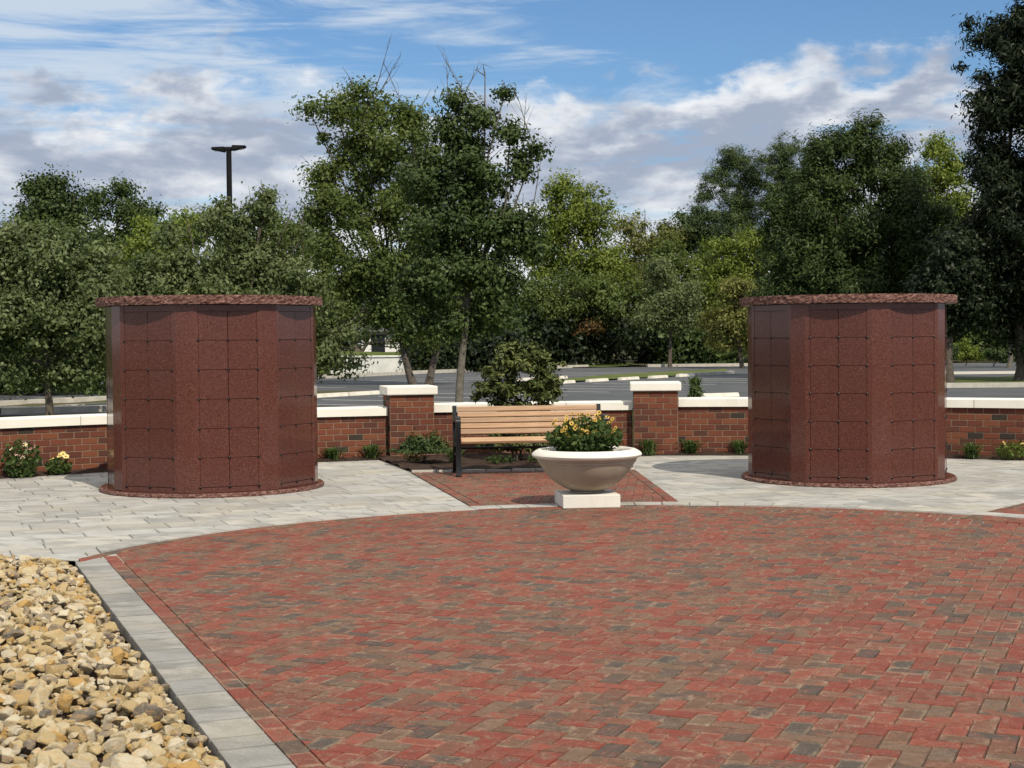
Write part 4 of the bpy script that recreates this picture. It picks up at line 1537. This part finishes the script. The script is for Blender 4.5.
mb = MB()
vs = []
for x in (-0.78, 0.78):
    vs += [(x, -0.10, 0), (x, 0.10, 0), (x * .985, 0.065, 0.11), (x * .985, -0.065, 0.11)]
mb.add(vs, [(0, 1, 2, 3)[::-1], (4, 5, 6, 7), (0, 4, 7, 3), (1, 2, 6, 5), (3, 7, 6, 2), (0, 1, 5, 4)])
_o = mb.build('wheel_stop', M['stopc'])
STOP = _o
COL.objects.unlink(_o)
names = ['first', 'second', 'third', 'fourth', 'fifth']
for i in range(5):
    wheel_stop(14.0 + 2.64 * i, 0.0, 'pale concrete wheel stop on the near side of the grass island, %s from the left' % names[i])
for i in range(2):
    wheel_stop(17.2 + 2.64 * i, -3.7, 'pale concrete wheel stop on the far side of the grass island, %s from the left' % names[i])
for i in range(2):
    wheel_stop(0.1 + 2.64 * i * .62, 0.0, 'pale concrete wheel stop beside the left columbarium, %s one along the leafy island' % ('nearer' if i == 0 else 'farther'))
p = at(715, 396, 43.0)
o_ = STOP.copy()
COL.objects.link(o_)
o_.location = (p[0], p[1], -0.048)
o_.rotation_euler = (0, 0, 0.5)
tag(o_, 'pale concrete wheel stop just above the wall coping beside the right columbarium', 'wheel stop', 'concrete wheel stops in the parking lot')
bpy.data.objects.remove(STOP)

mb = MB()
for i in range(-4, 13):
    for t0, t1 in ((1.2, 6.2),):
        a, b_ = isl(2.64 * i + 0.9, t0), isl(2.64 * i + 0.9, t1)
        dx_, dy_ = DIRV[0] * .06, DIRV[1] * .06
        mb.add([(a[0] - dx_, a[1] - dy_, -.046), (b_[0] - dx_, b_[1] - dy_, -.046), (b_[0] + dx_, b_[1] + dy_, -.046), (a[0] + dx_, a[1] + dy_, -.046)], [(0, 1, 2, 3)])
for i in range(-3, 12):
    a, b_ = isl(2.64 * i + 2.2, -5.2), isl(2.64 * i + 2.2, -10.0)
    mb.add([(a[0] - dx_, a[1] - dy_, -.046), (b_[0] - dx_, b_[1] - dy_, -.046), (b_[0] + dx_, b_[1] + dy_, -.046), (a[0] + dx_, a[1] + dy_, -.046)], [(0, 1, 2, 3)])
struct(mb.build('road_marking', M['paint']))

mound('grass_island', [(13.2, 49.3), (26, 48.6), (26, 61), (13.8, 60)], -0.015, M['grass'], 24, 0.02, 9, 0.9)
kerb('island_kerb', [(13.8, 60), (13.0, 49.2), (26, 48.5)], 0.25, 0.15)
sheet('pale_walk', [(14.5, 66), (32, 65.5), (32, 71), (15.5, 71)], -0.04, M['kerbc'])

# pale concrete wall and grass bank across the lot, small white building beyond
rw = thing('retaining_wall', 'pale concrete retaining wall across the lot, seen left of the twin trunks', 'wall', (-7.6, 80.5, -.1), R_(12))
mb = MB()
mb.box(-1.9, 2.0, -.2, .2, 0, 0.85, 0, 0.03)
mb.build('wall_body', M['concrete'], rw)
mb = MB()
mb.box(-1.98, 2.08, -.26, .26, 0.852, 0.95, 0, 0.02)
mb.build('coping', M['concrete'], rw)
mound('grass_bank', [(-14, 79.5), (-3.0, 79.9), (2, 98), (-20, 98)], 0.9, M['grass'], 40, 0.05, 4, 0.5, lambda x, y: max(-.12, min(.92, -.1 + (y - 80.2) * .42)) if not -9.6 < x < -5.5 else (-.12 if y < 80.9 else .9))
hb = thing('white_building', 'low white building glimpsed through the trees across the parking lot', 'building', (-8.2, 116, 0), R_(4))
mb = MB()
mb.box(-3, 4, -3, 3, -.2, 2.3)
mb.build('wall', M['white'], hb)
mb = MB()
mb.add([(-3.4, -3.4, 2.3), (4.4, -3.4, 2.3), (4.4, 3.4, 2.3), (-3.4, 3.4, 2.3), (-3.4, 0, 3.3), (4.4, 0, 3.3)], [(0, 1, 5, 4), (2, 3, 4, 5), (0, 4, 3), (1, 2, 5), (3, 2, 1, 0)])
mb.build('roof', M['roof'], hb)
for x in (-1.8, 0.4, 2.6):
    mb = MB()
    mb.box(x - .5, x + .5, -3.03, -2.98, 0.8, 2.1)
    mb.build('window', M['glass'], hb)

# ------------------------------------------------------------------ lamp post
D_ = 62.0
lp = thing('lamp_post', 'tall dark twin-headed parking lot lamp rising above the trees', 'lamp post', base_at(231.5, D_, -.05))
topz = at(231, 149, D_)[2]
mb = MB()
mb.lathe([(0.30, 0), (0.30, 0.55), (0.26, 0.6)], 16, 0, True)
mb.build('base', M['kerbc'], lp)
mb = MB()
mb.tube([(0, 0, .6), (0, 0, 4), (0, 0, topz)], [0.13, 0.12, 0.105], 12)
mb.build('pole', M['lamp'], lp, smooth=40)
mb = MB()
mb.box(-.17, .17, -.11, .11, topz - .02, topz + .13, 0, .03)
mb.build('bracket', M['lamp'], lp)
for sgn in (-1, 1):
    mb = MB()
    bm = bmesh.new()
    bmesh.ops.create_cube(bm, size=1)
    for q in bm.verts:
        q.co = Vector((q.co.x * .56, q.co.y * .38, q.co.z * .22))
        if q.co.x > 0:
            q.co.y *= .7
            q.co.z *= .45
    bmesh.ops.bevel(bm, geom=bm.edges[:], offset=.03, segments=2, affect='EDGES')
    mb.addbm(bm, 0, Matrix.Diagonal((sgn, 1, 1, 1)))
    h_ = mb.build('lamp_head', M['lamp'], lp, (sgn * .42, 0, topz + .08 + (.03 if sgn > 0 else -.03)))
    h_.rotation_euler = (0, -sgn * 0.09, 0)
    mb = MB()
    mb.box(-.16, .16, -.11, .11, -.085, -.07)
    mb.build('lens', M['lens'], h_)

# ------------------------------------------------------------------ trees
tree('maple', 'broad grey-green young tree standing at the far left behind the wall', base_at(47, 34.2, -.1),
     LB(34.2, [(50, 274, 56, 48), (5, 274, 46, 50), (95, 280, 36, 46), (45, 318, 70, 48), (0, 330, 48, 46), (92, 330, 36, 50), (38, 236, 28, 22), (74, 240, 14, 18), (8, 236, 14, 20), (15, 372, 34, 22), (75, 374, 34, 20), (100, 300, 30, 50)]),
     36000, 0.105, LF['grey'], 0.10, 51, 300, 0.40, bark='bark', bare=10, ls=1.0, dens=.85)
tree('hackberry', 'wide grey-green tree rising behind the left columbarium, thin sprigs on top', base_at(212, 37, -.05),
     LB(37, [(215, 272, 56, 42), (165, 284, 46, 46), (268, 264, 42, 42), (220, 310, 90, 48), (130, 310, 40, 56), (300, 300, 46, 46), (262, 208, 16, 24), (338, 335, 36, 26), (345, 362, 28, 16), (300, 350, 40, 40), (180, 350, 80, 40), (172, 238, 22, 22), (238, 228, 20, 20), (290, 216, 9, 16), (268, 196, 9, 15), (222, 208, 8, 16), (205, 224, 10, 14), (250, 206, 7, 14), (305, 232, 12, 14), (186, 216, 8, 12)]),
     41000, 0.105, LF['grey'], 0.10, 52, 330, 0.36, bare=20, up=0.3, ls=1.0, dens=.85)
tree('shade_tree', 'tall thin-topped tree on a straight grey trunk above the bench', base_at(457, 33, -.1),
     LB(33, [(470, 180, 40, 52), (440, 225, 42, 52), (492, 232, 36, 52), (462, 275, 62, 38), (500, 300, 34, 36), (425, 290, 34, 34), (455, 325, 50, 20), (478, 118, 30, 34), (448, 132, 18, 28), (510, 138, 18, 24), (505, 92, 12, 14), (485, 76, 9, 12), (520, 168, 18, 24), (420, 190, 34, 40), (535, 150, 8, 14), (455, 100, 12, 18), (462, 150, 30, 40), (528, 230, 22, 34)]),
     39000, 0.098, LF['deep'], 0.10, 53, 330, 0.33, bark='bark_pale', bare=46, up=0.4, extra=None, ls=1.03, dens=.74, bias=1.6, twigfrac=.7,
     spikes=[at(437, 44, 33), at(446, 58, 33), at(480, 60, 33), at(527, 92, 33), at(546, 138, 33), at(512, 84, 33.2)])
tree('sweetgum', 'large dark-leaved tree on twin leaning trunks left of the straight trunk', base_at(421, 56.5, -.02),
     LB(56.5, [(368, 108, 34, 34), (335, 108, 22, 24), (350, 150, 34, 28), (385, 160, 44, 52), (322, 180, 22, 22), (345, 205, 40, 34), (390, 220, 52, 46), (410, 120, 24, 32), (335, 250, 34, 32), (380, 270, 56, 36), (420, 285, 44, 44), (350, 285, 36, 24), (325, 140, 14, 16), (310, 112, 10, 12), (352, 84, 14, 16), (425, 165, 34, 44), (318, 215, 18, 18), (312, 290, 22, 22), (400, 315, 40, 22), (430, 240, 40, 60), (375, 318, 34, 18), (345, 310, 28, 20), (420, 335, 34, 14), (455, 300, 36, 40)]),
     52000, 0.148, LF['mid'], 0.15, 54, 330, 0.58, bark='bark', bare=40, up=0.3, stems=[(-.55, 0), (.5, .3)], ls=1.03, dens=.78, bias=1.6, twigfrac=.7,
     spikes=[at(392, 33, 56.5), at(402, 52, 56.5), at(383, 62, 56.5), at(300, 200, 56)])
# left background
tree('oak', 'dark rounded tree top showing above the far left maple', base_at(48, 74, 0),
     LB(74, [(48, 206, 34, 34), (26, 220, 24, 24), (74, 206, 18, 26), (45, 260, 60, 50), (52, 184, 18, 18), (34, 192, 14, 14)]), 12000, 0.19, LF['deep'], 0.22, 55, 120, 0.75)
tree('oak', 'dark flat-topped tree between the far left maple and the lamp post', base_at(118, 80, 0),
     LB(80, [(116, 204, 32, 26), (140, 214, 28, 24), (96, 208, 16, 22), (120, 262, 60, 50), (120, 190, 16, 13)]), 11000, 0.20, LF['deep'], 0.22, 56, 110, 0.8)
tree('poplar', 'yellow-green tree left of the lamp post behind the left columbarium', base_at(155, 58, 0),
     LB(58, [(155, 240, 26, 36), (140, 262, 28, 36), (180, 232, 24, 28), (160, 285, 44, 40)]), 9000, 0.15, LF['lime'], 0.16, 57, 100, 0.55)
tree('ash_tree', 'mid-green tree right of the lamp post, left of the tall dark-leaved tree', base_at(300, 70, 0),
     LB(70, [(275, 235, 36, 30), (310, 250, 30, 34), (240, 240, 30, 28), (205, 225, 26, 26), (290, 290, 50, 40), (215, 275, 46, 44)]), 12000, 0.18, LF['mid'], 0.18, 58, 120, 0.6)
# middle background
tree('linden', 'bright green rounded tree right of the tall thin-topped tree', base_at(572, 98, .03),
     LB(98, [(565, 215, 38, 38), (598, 225, 26, 34), (545, 245, 32, 44), (585, 265, 40, 40), (610, 265, 24, 30), (560, 190, 24, 20)]), 13000, 0.21, LF['lime'], 0.22, 59, 150, 0.85, bark='bark_pale')
tree('red_maple', 'low green tree with a few rusty leaves on a bare trunk across the lot', base_at(575, 95, .03),
     LB(95, [(560, 312, 38, 26), (600, 305, 30, 28), (580, 290, 44, 26), (535, 300, 34, 34)]), 10000, 0.19, LF['mid'], 0.16, 60, 120, 0.75, bark='bark_pale',
     extra=(LF['rust'], LB(94.3, [(594, 327, 13, 6), (583, 331, 10, 5)]), 900))
tree('young_oak', 'slim young tree on a thin trunk standing on the grass island', base_at(670, 89, 0.0),
     LB(89, [(668, 300, 26, 28), (660, 272, 18, 24), (680, 318, 26, 20), (650, 318, 22, 18), (690, 298, 16, 24)]), 8500, 0.18, LF['grey'], 0.13, 61, 110, 0.65)
tree('woodland_tree', 'olive-tinted tree in the wood left of the tall pines', base_at(640, 118, 0),
     LB(118, [(632, 232, 26, 24), (655, 245, 30, 26), (625, 268, 30, 34), (655, 285, 36, 36), (645, 215, 18, 14)]), 9000, 0.23, LF['olive'], 0.2, 62, 100, 0.9)
tree('woodland_tree', 'small flat-crowned dark tree at the foot of the tall pines', base_at(690, 126, 0),
     LB(126, [(695, 222, 30, 18), (680, 240, 30, 24), (712, 245, 30, 28)]), 8000, 0.24, LF['pine'], 0.2, 63, 90, 0.8)
tree('woodland_tree', 'bright green tree in the wood in front of the tall pines', base_at(738, 106, 0),
     LB(106, [(742, 262, 32, 30), (715, 262, 28, 28), (765, 255, 24, 32), (730, 295, 36, 36), (752, 240, 20, 18)]), 11000, 0.21, LF['lime'], 0.2, 64, 120, 0.85)
tree('vine_tree', 'brownish vine-covered tree left of the right columbarium', base_at(742, 84, 0),
     LB(84, [(738, 305, 24, 34), (720, 325, 26, 30), (752, 330, 22, 30), (735, 285, 14, 14)]), 8000, 0.17, LF['olive'], 0.14, 65, 100, 0.55)
tree('woodland_tree', 'dark green tree in the wood behind the slim young tree', base_at(690, 112, 0),
     LB(112, [(690, 272, 32, 28), (665, 262, 26, 30), (700, 300, 36, 34), (630, 310, 34, 30), (660, 325, 36, 26)]), 11000, 0.22, LF['mid'], 0.2, 66, 120, 0.85)


def pine(label, bx, D, items, seed, n=19000):
    tree('pine_tree', label, base_at(bx, D, 0), LB(D, [(a_, b_, c_, d_ * 1.5) for a_, b_, c_, d_ in items]), n, 0.30, LF['pine'], 0.18, seed, 40 * len(items), 0.6, 'pine', None, 'bark', 0.7, 0.16, None, 0.4, 6, 1.8, 0.7, None, 0.55)


pine('tall dark pine, left one of the two rising above the wood', 735, 118, [(735, 160, 22, 14), (718, 180, 20, 12), (752, 178, 20, 14), (738, 200, 26, 14), (705, 195, 14, 9), (735, 222, 32, 18), (700, 215, 16, 10)], 71)
pine('tall dark pine, right one of the two rising above the wood', 790, 116, [(788, 152, 24, 13), (772, 168, 20, 14), (812, 165, 22, 16), (790, 185, 32, 16), (770, 200, 22, 14), (800, 212, 30, 22)], 72)
# right
tree('dense_tree', 'big dense dark green feathery tree behind the right columbarium', base_at(855, 62, 0),
     LB(62, [(858, 165, 34, 42), (832, 180, 32, 44), (885, 178, 30, 46), (810, 225, 40, 58), (900, 225, 40, 56), (855, 235, 56, 60), (790, 270, 34, 44), (925, 260, 34, 50), (855, 300, 90, 40), (840, 145, 16, 22), (872, 138, 15, 22), (800, 190, 20, 26), (858, 130, 12, 14), (855, 262, 80, 46), (815, 272, 40, 40), (895, 272, 44, 40), (915, 190, 18, 26), (775, 300, 26, 26), (782, 240, 28, 50), (935, 225, 28, 46), (825, 160, 22, 34), (893, 155, 20, 30)]),
     60000, 0.18, LF['deep'], 0.17, 81, 420, 0.52, up=0.6, aspect=0.3, bias=2.3, flat=1.0, ls=1.10, dens=1.3)
tree('pale_tree', 'pale green tree top between the feathery tree and the dark right edge tree', base_at(940, 78, 0),
     LB(78, [(938, 150, 18, 22), (950, 175, 22, 26), (930, 190, 24, 30), (958, 210, 22, 30), (945, 235, 36, 34)]), 9000, 0.18, LF['lime'], 0.2, 82, 110, 0.6)
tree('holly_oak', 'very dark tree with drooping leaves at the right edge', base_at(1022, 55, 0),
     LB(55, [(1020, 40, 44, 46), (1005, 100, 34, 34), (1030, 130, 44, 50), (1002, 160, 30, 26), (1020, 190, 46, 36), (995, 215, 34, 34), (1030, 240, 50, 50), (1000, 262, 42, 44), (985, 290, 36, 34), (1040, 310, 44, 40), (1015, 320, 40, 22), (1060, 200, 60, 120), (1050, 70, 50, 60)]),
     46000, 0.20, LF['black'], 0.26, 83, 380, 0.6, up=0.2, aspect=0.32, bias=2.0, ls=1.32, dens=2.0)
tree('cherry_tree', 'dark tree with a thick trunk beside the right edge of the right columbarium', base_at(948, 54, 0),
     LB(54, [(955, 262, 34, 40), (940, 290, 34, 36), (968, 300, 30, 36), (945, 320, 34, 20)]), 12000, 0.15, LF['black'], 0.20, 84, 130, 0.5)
tree('yew_bush', 'yellow-green bush beneath the dark right edge tree', base_at(966, 84, 0), LB(84, [(966, 350, 16, 12), (958, 356, 12, 8), (978, 354, 10, 9)]), 2600, 0.13, LF['lime'], 0.04, 85, 40, 0.25, 'bush')
tree('yew_bush', 'dark low bush right of the yellow-green bush beneath the edge tree', base_at(993, 82, 0), LB(82, [(992, 354, 14, 9), (1004, 356, 12, 8)]), 1800, 0.12, LF['deep'], 0.04, 86, 30, 0.25, 'bush')
tree('yew_bush', 'dark bush against the right side of the right columbarium across the lot', base_at(952, 80, 0), LB(80, [(950, 352, 10, 10), (942, 354, 10, 9)]), 1500, 0.12, LF['deep'], 0.04, 87, 30, 0.25, 'bush')
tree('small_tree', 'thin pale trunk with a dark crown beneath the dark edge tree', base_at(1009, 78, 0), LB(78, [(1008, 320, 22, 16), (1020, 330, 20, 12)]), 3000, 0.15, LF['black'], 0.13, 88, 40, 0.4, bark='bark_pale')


# far woodland: reads as one mass
def wood_mass(label, boxes, n, leaf, mat, seed, zlo=0.2):
    rng = np.random.default_rng(seed)
    out = []
    tot = sum((b_[1] - b_[0]) for b_ in boxes)
    for (x0, x1, y0, y1, h0, h1) in boxes:
        m_ = int(n * (x1 - x0) / tot)
        nc = max(20, int((x1 - x0) * 3))
        cx_ = rng.uniform(x0, x1, nc)
        cy_ = rng.uniform(y0, y1, nc)
        cz_ = rng.uniform(zlo, 1, nc) * rng.uniform(h0, h1, nc)
        rr = rng.uniform(.9, 2.0, nc)
        i = rng.integers(0, nc, m_)
        e = rng.normal(size=(m_, 3))
        e /= np.linalg.norm(e, axis=1)[:, None]
        q = rng.uniform(0, 1, m_) ** .45
        C = np.stack([cx_[i], cy_[i], cz_[i]], 1) + e * (q * rr[i])[:, None]
        C[:, 2] = np.maximum(C[:, 2], 0.1)
        out.append(leaf_quads(C, leaf, rng, .3, .6, .2, e, .8))
    o_ = link('woods', quads_mesh('woods', np.concatenate(out), mat))
    return tag(o_, label, 'woods', None, 'stuff')


wood_mass('continuous dark leafy wood behind the parking lot, right of the straight grey trunk', [(-3, 72, 124, 138, 6, 10.5), (1.0, 60, 110, 118, 3.5, 7), (-2, 6, 100, 112, 3, 6), (14, 46, 98, 108, 2.5, 5), (12, 50, 114, 126, 6, 11), (9, 15, 95.5, 101, 1.2, 3.0)], 140000, 0.34, LF['deep'], 91)
wood_mass('near-black undergrowth, canopy shade painted into its leaves, at the back edge of the parking lot in the centre', [(2.0, 10.5, 95, 100, 1.4, 4.2), (-1, 4, 93, 97, 1.4, 3.5), (-5.4, 0.5, 80.6, 83, 0.7, 1.9)], 22000, 0.26, LF['black'], 94)  # shade under the overhanging crowns is painted into the leaf colour
wood_mass('dark leafy hedge growth beyond the lot on the left side of the scene', [(-52, -14, 84, 98, 5, 8.5), (-44, -9.5, 46, 54, 1.2, 3.4), (-18, 0, 121, 134, 6, 11), (-4.5, 0.5, 84, 92, 2, 4), (-20, -10.5, 100, 112, 3, 7)], 80000, 0.27, LF['deep'], 92)

tree('hedge_tree', 'dark low-hanging tree across the lot in front of the white building', base_at(352, 100, .3), LB(100, [(345, 305, 40, 26), (380, 312, 40, 24), (415, 316, 40, 24), (320, 320, 30, 30), (330, 340, 22, 20), (450, 325, 30, 28), (362, 338, 20, 14), (402, 338, 20, 13), (436, 342, 14, 12)]), 11000, 0.2, LF['deep'], 0.16, 93, 150, 0.7)

# ------------------------------------------------------------------ stone bed
gpoly = [(OUTER[0] + SD[0] * 6.0, OUTER[1] + SD[1] * 6.0), (-4.6, 11.66), (-9, 12.6), (-9, 2.2), (OUTER[0] - SD[0] * 3.4, 2.2)]
if area(gpoly) < 0:
    gpoly = gpoly[::-1]
sheet('stone_bed_base', gpoly, -0.085, M['mulch'])


def stone_mesh(seed):
    rng = np.random.default_rng(seed)
    bm = bmesh.new()
    sx_, sy_, sz_ = rng.uniform(.75, 1.25), rng.uniform(.6, .95), rng.uniform(.38, .80)
    for i in range(int(rng.integers(10, 19))):
        d = rng.normal(size=3)
        d /= np.linalg.norm(d)
        d *= rng.uniform(.82, 1.0)
        bm.verts.new((d[0] * sx_ * .5, d[1] * sy_ * .5, d[2] * sz_ * .5))
    r_ = bmesh.ops.convex_hull(bm, input=bm.verts[:])
    for v in [q for q in bm.verts if not q.link_faces]:
        bm.verts.remove(v)
    bmesh.ops.dissolve_limit(bm, angle_limit=R_(8), verts=bm.verts[:], edges=bm.edges[:])
    bmesh.ops.bevel(bm, geom=bm.edges[:], offset=.03, segments=1, affect='EDGES', clamp_overlap=True)
    me = bpy.data.meshes.new('river_stone')
    bm.to_mesh(me)
    bm.free()
    me.materials.append(M['rock'])
    return me


STONES = [stone_mesh(200 + i) for i in range(22)]
rng = np.random.default_rng(77)
cand = []
cell = 0.050
edge_n = (-NRM[0], -NRM[1])
yy = 5.0
while yy < 11.75:
    xx = -6.2
    while xx < 0:
        x, y = xx + rng.uniform(-.04, .04), yy + rng.uniform(-.04, .04)
        xx += cell
        dl = (x - OUTER[0]) * edge_n[0] + (y - OUTER[1]) * edge_n[1]
        top_d = (x - grav_a[0]) * gn[0] + (y - grav_a[1]) * gn[1]
        L = math.hypot(*gn)
        if dl < 0.02 or top_d / L > -0.05:
            continue
        if x < -1.0 - y * .40 - .6:
            continue
        s_ = float(np.clip(rng.lognormal(math.log(.071), .40), .035, .17))
        if dl < s_ * .42:
            s_ = max(.06, dl * 2.2)
        z = rng.uniform(-.06, .0) + min(.03, dl * .10)
        cand.append((y, x, z, s_))
    yy += cell
for i in range(620):                     # smaller ones filling in along the strip
    s_ = float(rng.uniform(.045, .085))
    d_, u_ = rng.uniform(s_ * .3, .18), rng.uniform(-.5, 6.0)
    x, y = OUTER[0] + SD[0] * u_ - NRM[0] * d_, OUTER[1] + SD[1] * u_ - NRM[1] * d_
    if (x - grav_a[0]) * gn[0] + (y - grav_a[1]) * gn[1] < 0:
        cand.append((y, x, rng.uniform(-.06, -.02), s_))
cand.sort(key=lambda q: q[0] - q[2] * 30)
mb = MB()
cnt = 0
zs = []
big = sorted(range(len(cand)), key=lambda i: -(cand[i][3] / cand[i][0]) - cand[i][2] * 0.06)
keep = set(i for i in big if cand[i][0] > 5.75 and CX + F_PX * cand[i][1] / cand[i][0] > 2)
keep = set([i for i in big if i in keep][:300])
for i, (y, x, z, s_) in enumerate(cand):
    me = STONES[int(rng.integers(len(STONES)))]
    rot = (rng.normal(0, .30), rng.normal(0, .30), rng.uniform(0, 2 * PI))
    if i in keep:
        o_ = link('river_stone', me, None, (x, y, z))
        o_.rotation_euler = rot
        o_.scale = (s_, s_, s_)
        tag(o_, 'tan angular river stone lying in the stone bed beside the grey strip', 'stone', 'river stones in the bed')
    else:
        mt = Matrix.Translation((x, y, z)) @ Matrix.Rotation(rot[2], 4, 'Z') @ Matrix.Rotation(rot[0], 4, 'X') @ Matrix.Rotation(rot[1], 4, 'Y') @ Matrix.Diagonal((s_, s_, s_, 1))
        mb.add([(mt @ v.co)[:] for v in me.vertices], [tuple(p.vertices) for p in me.polygons])
o_ = mb.build('gravel', M['rock'])
tag(o_, 'bed of tan and grey angular river stones beside the grey paver strip', 'gravel', None, 'stuff')
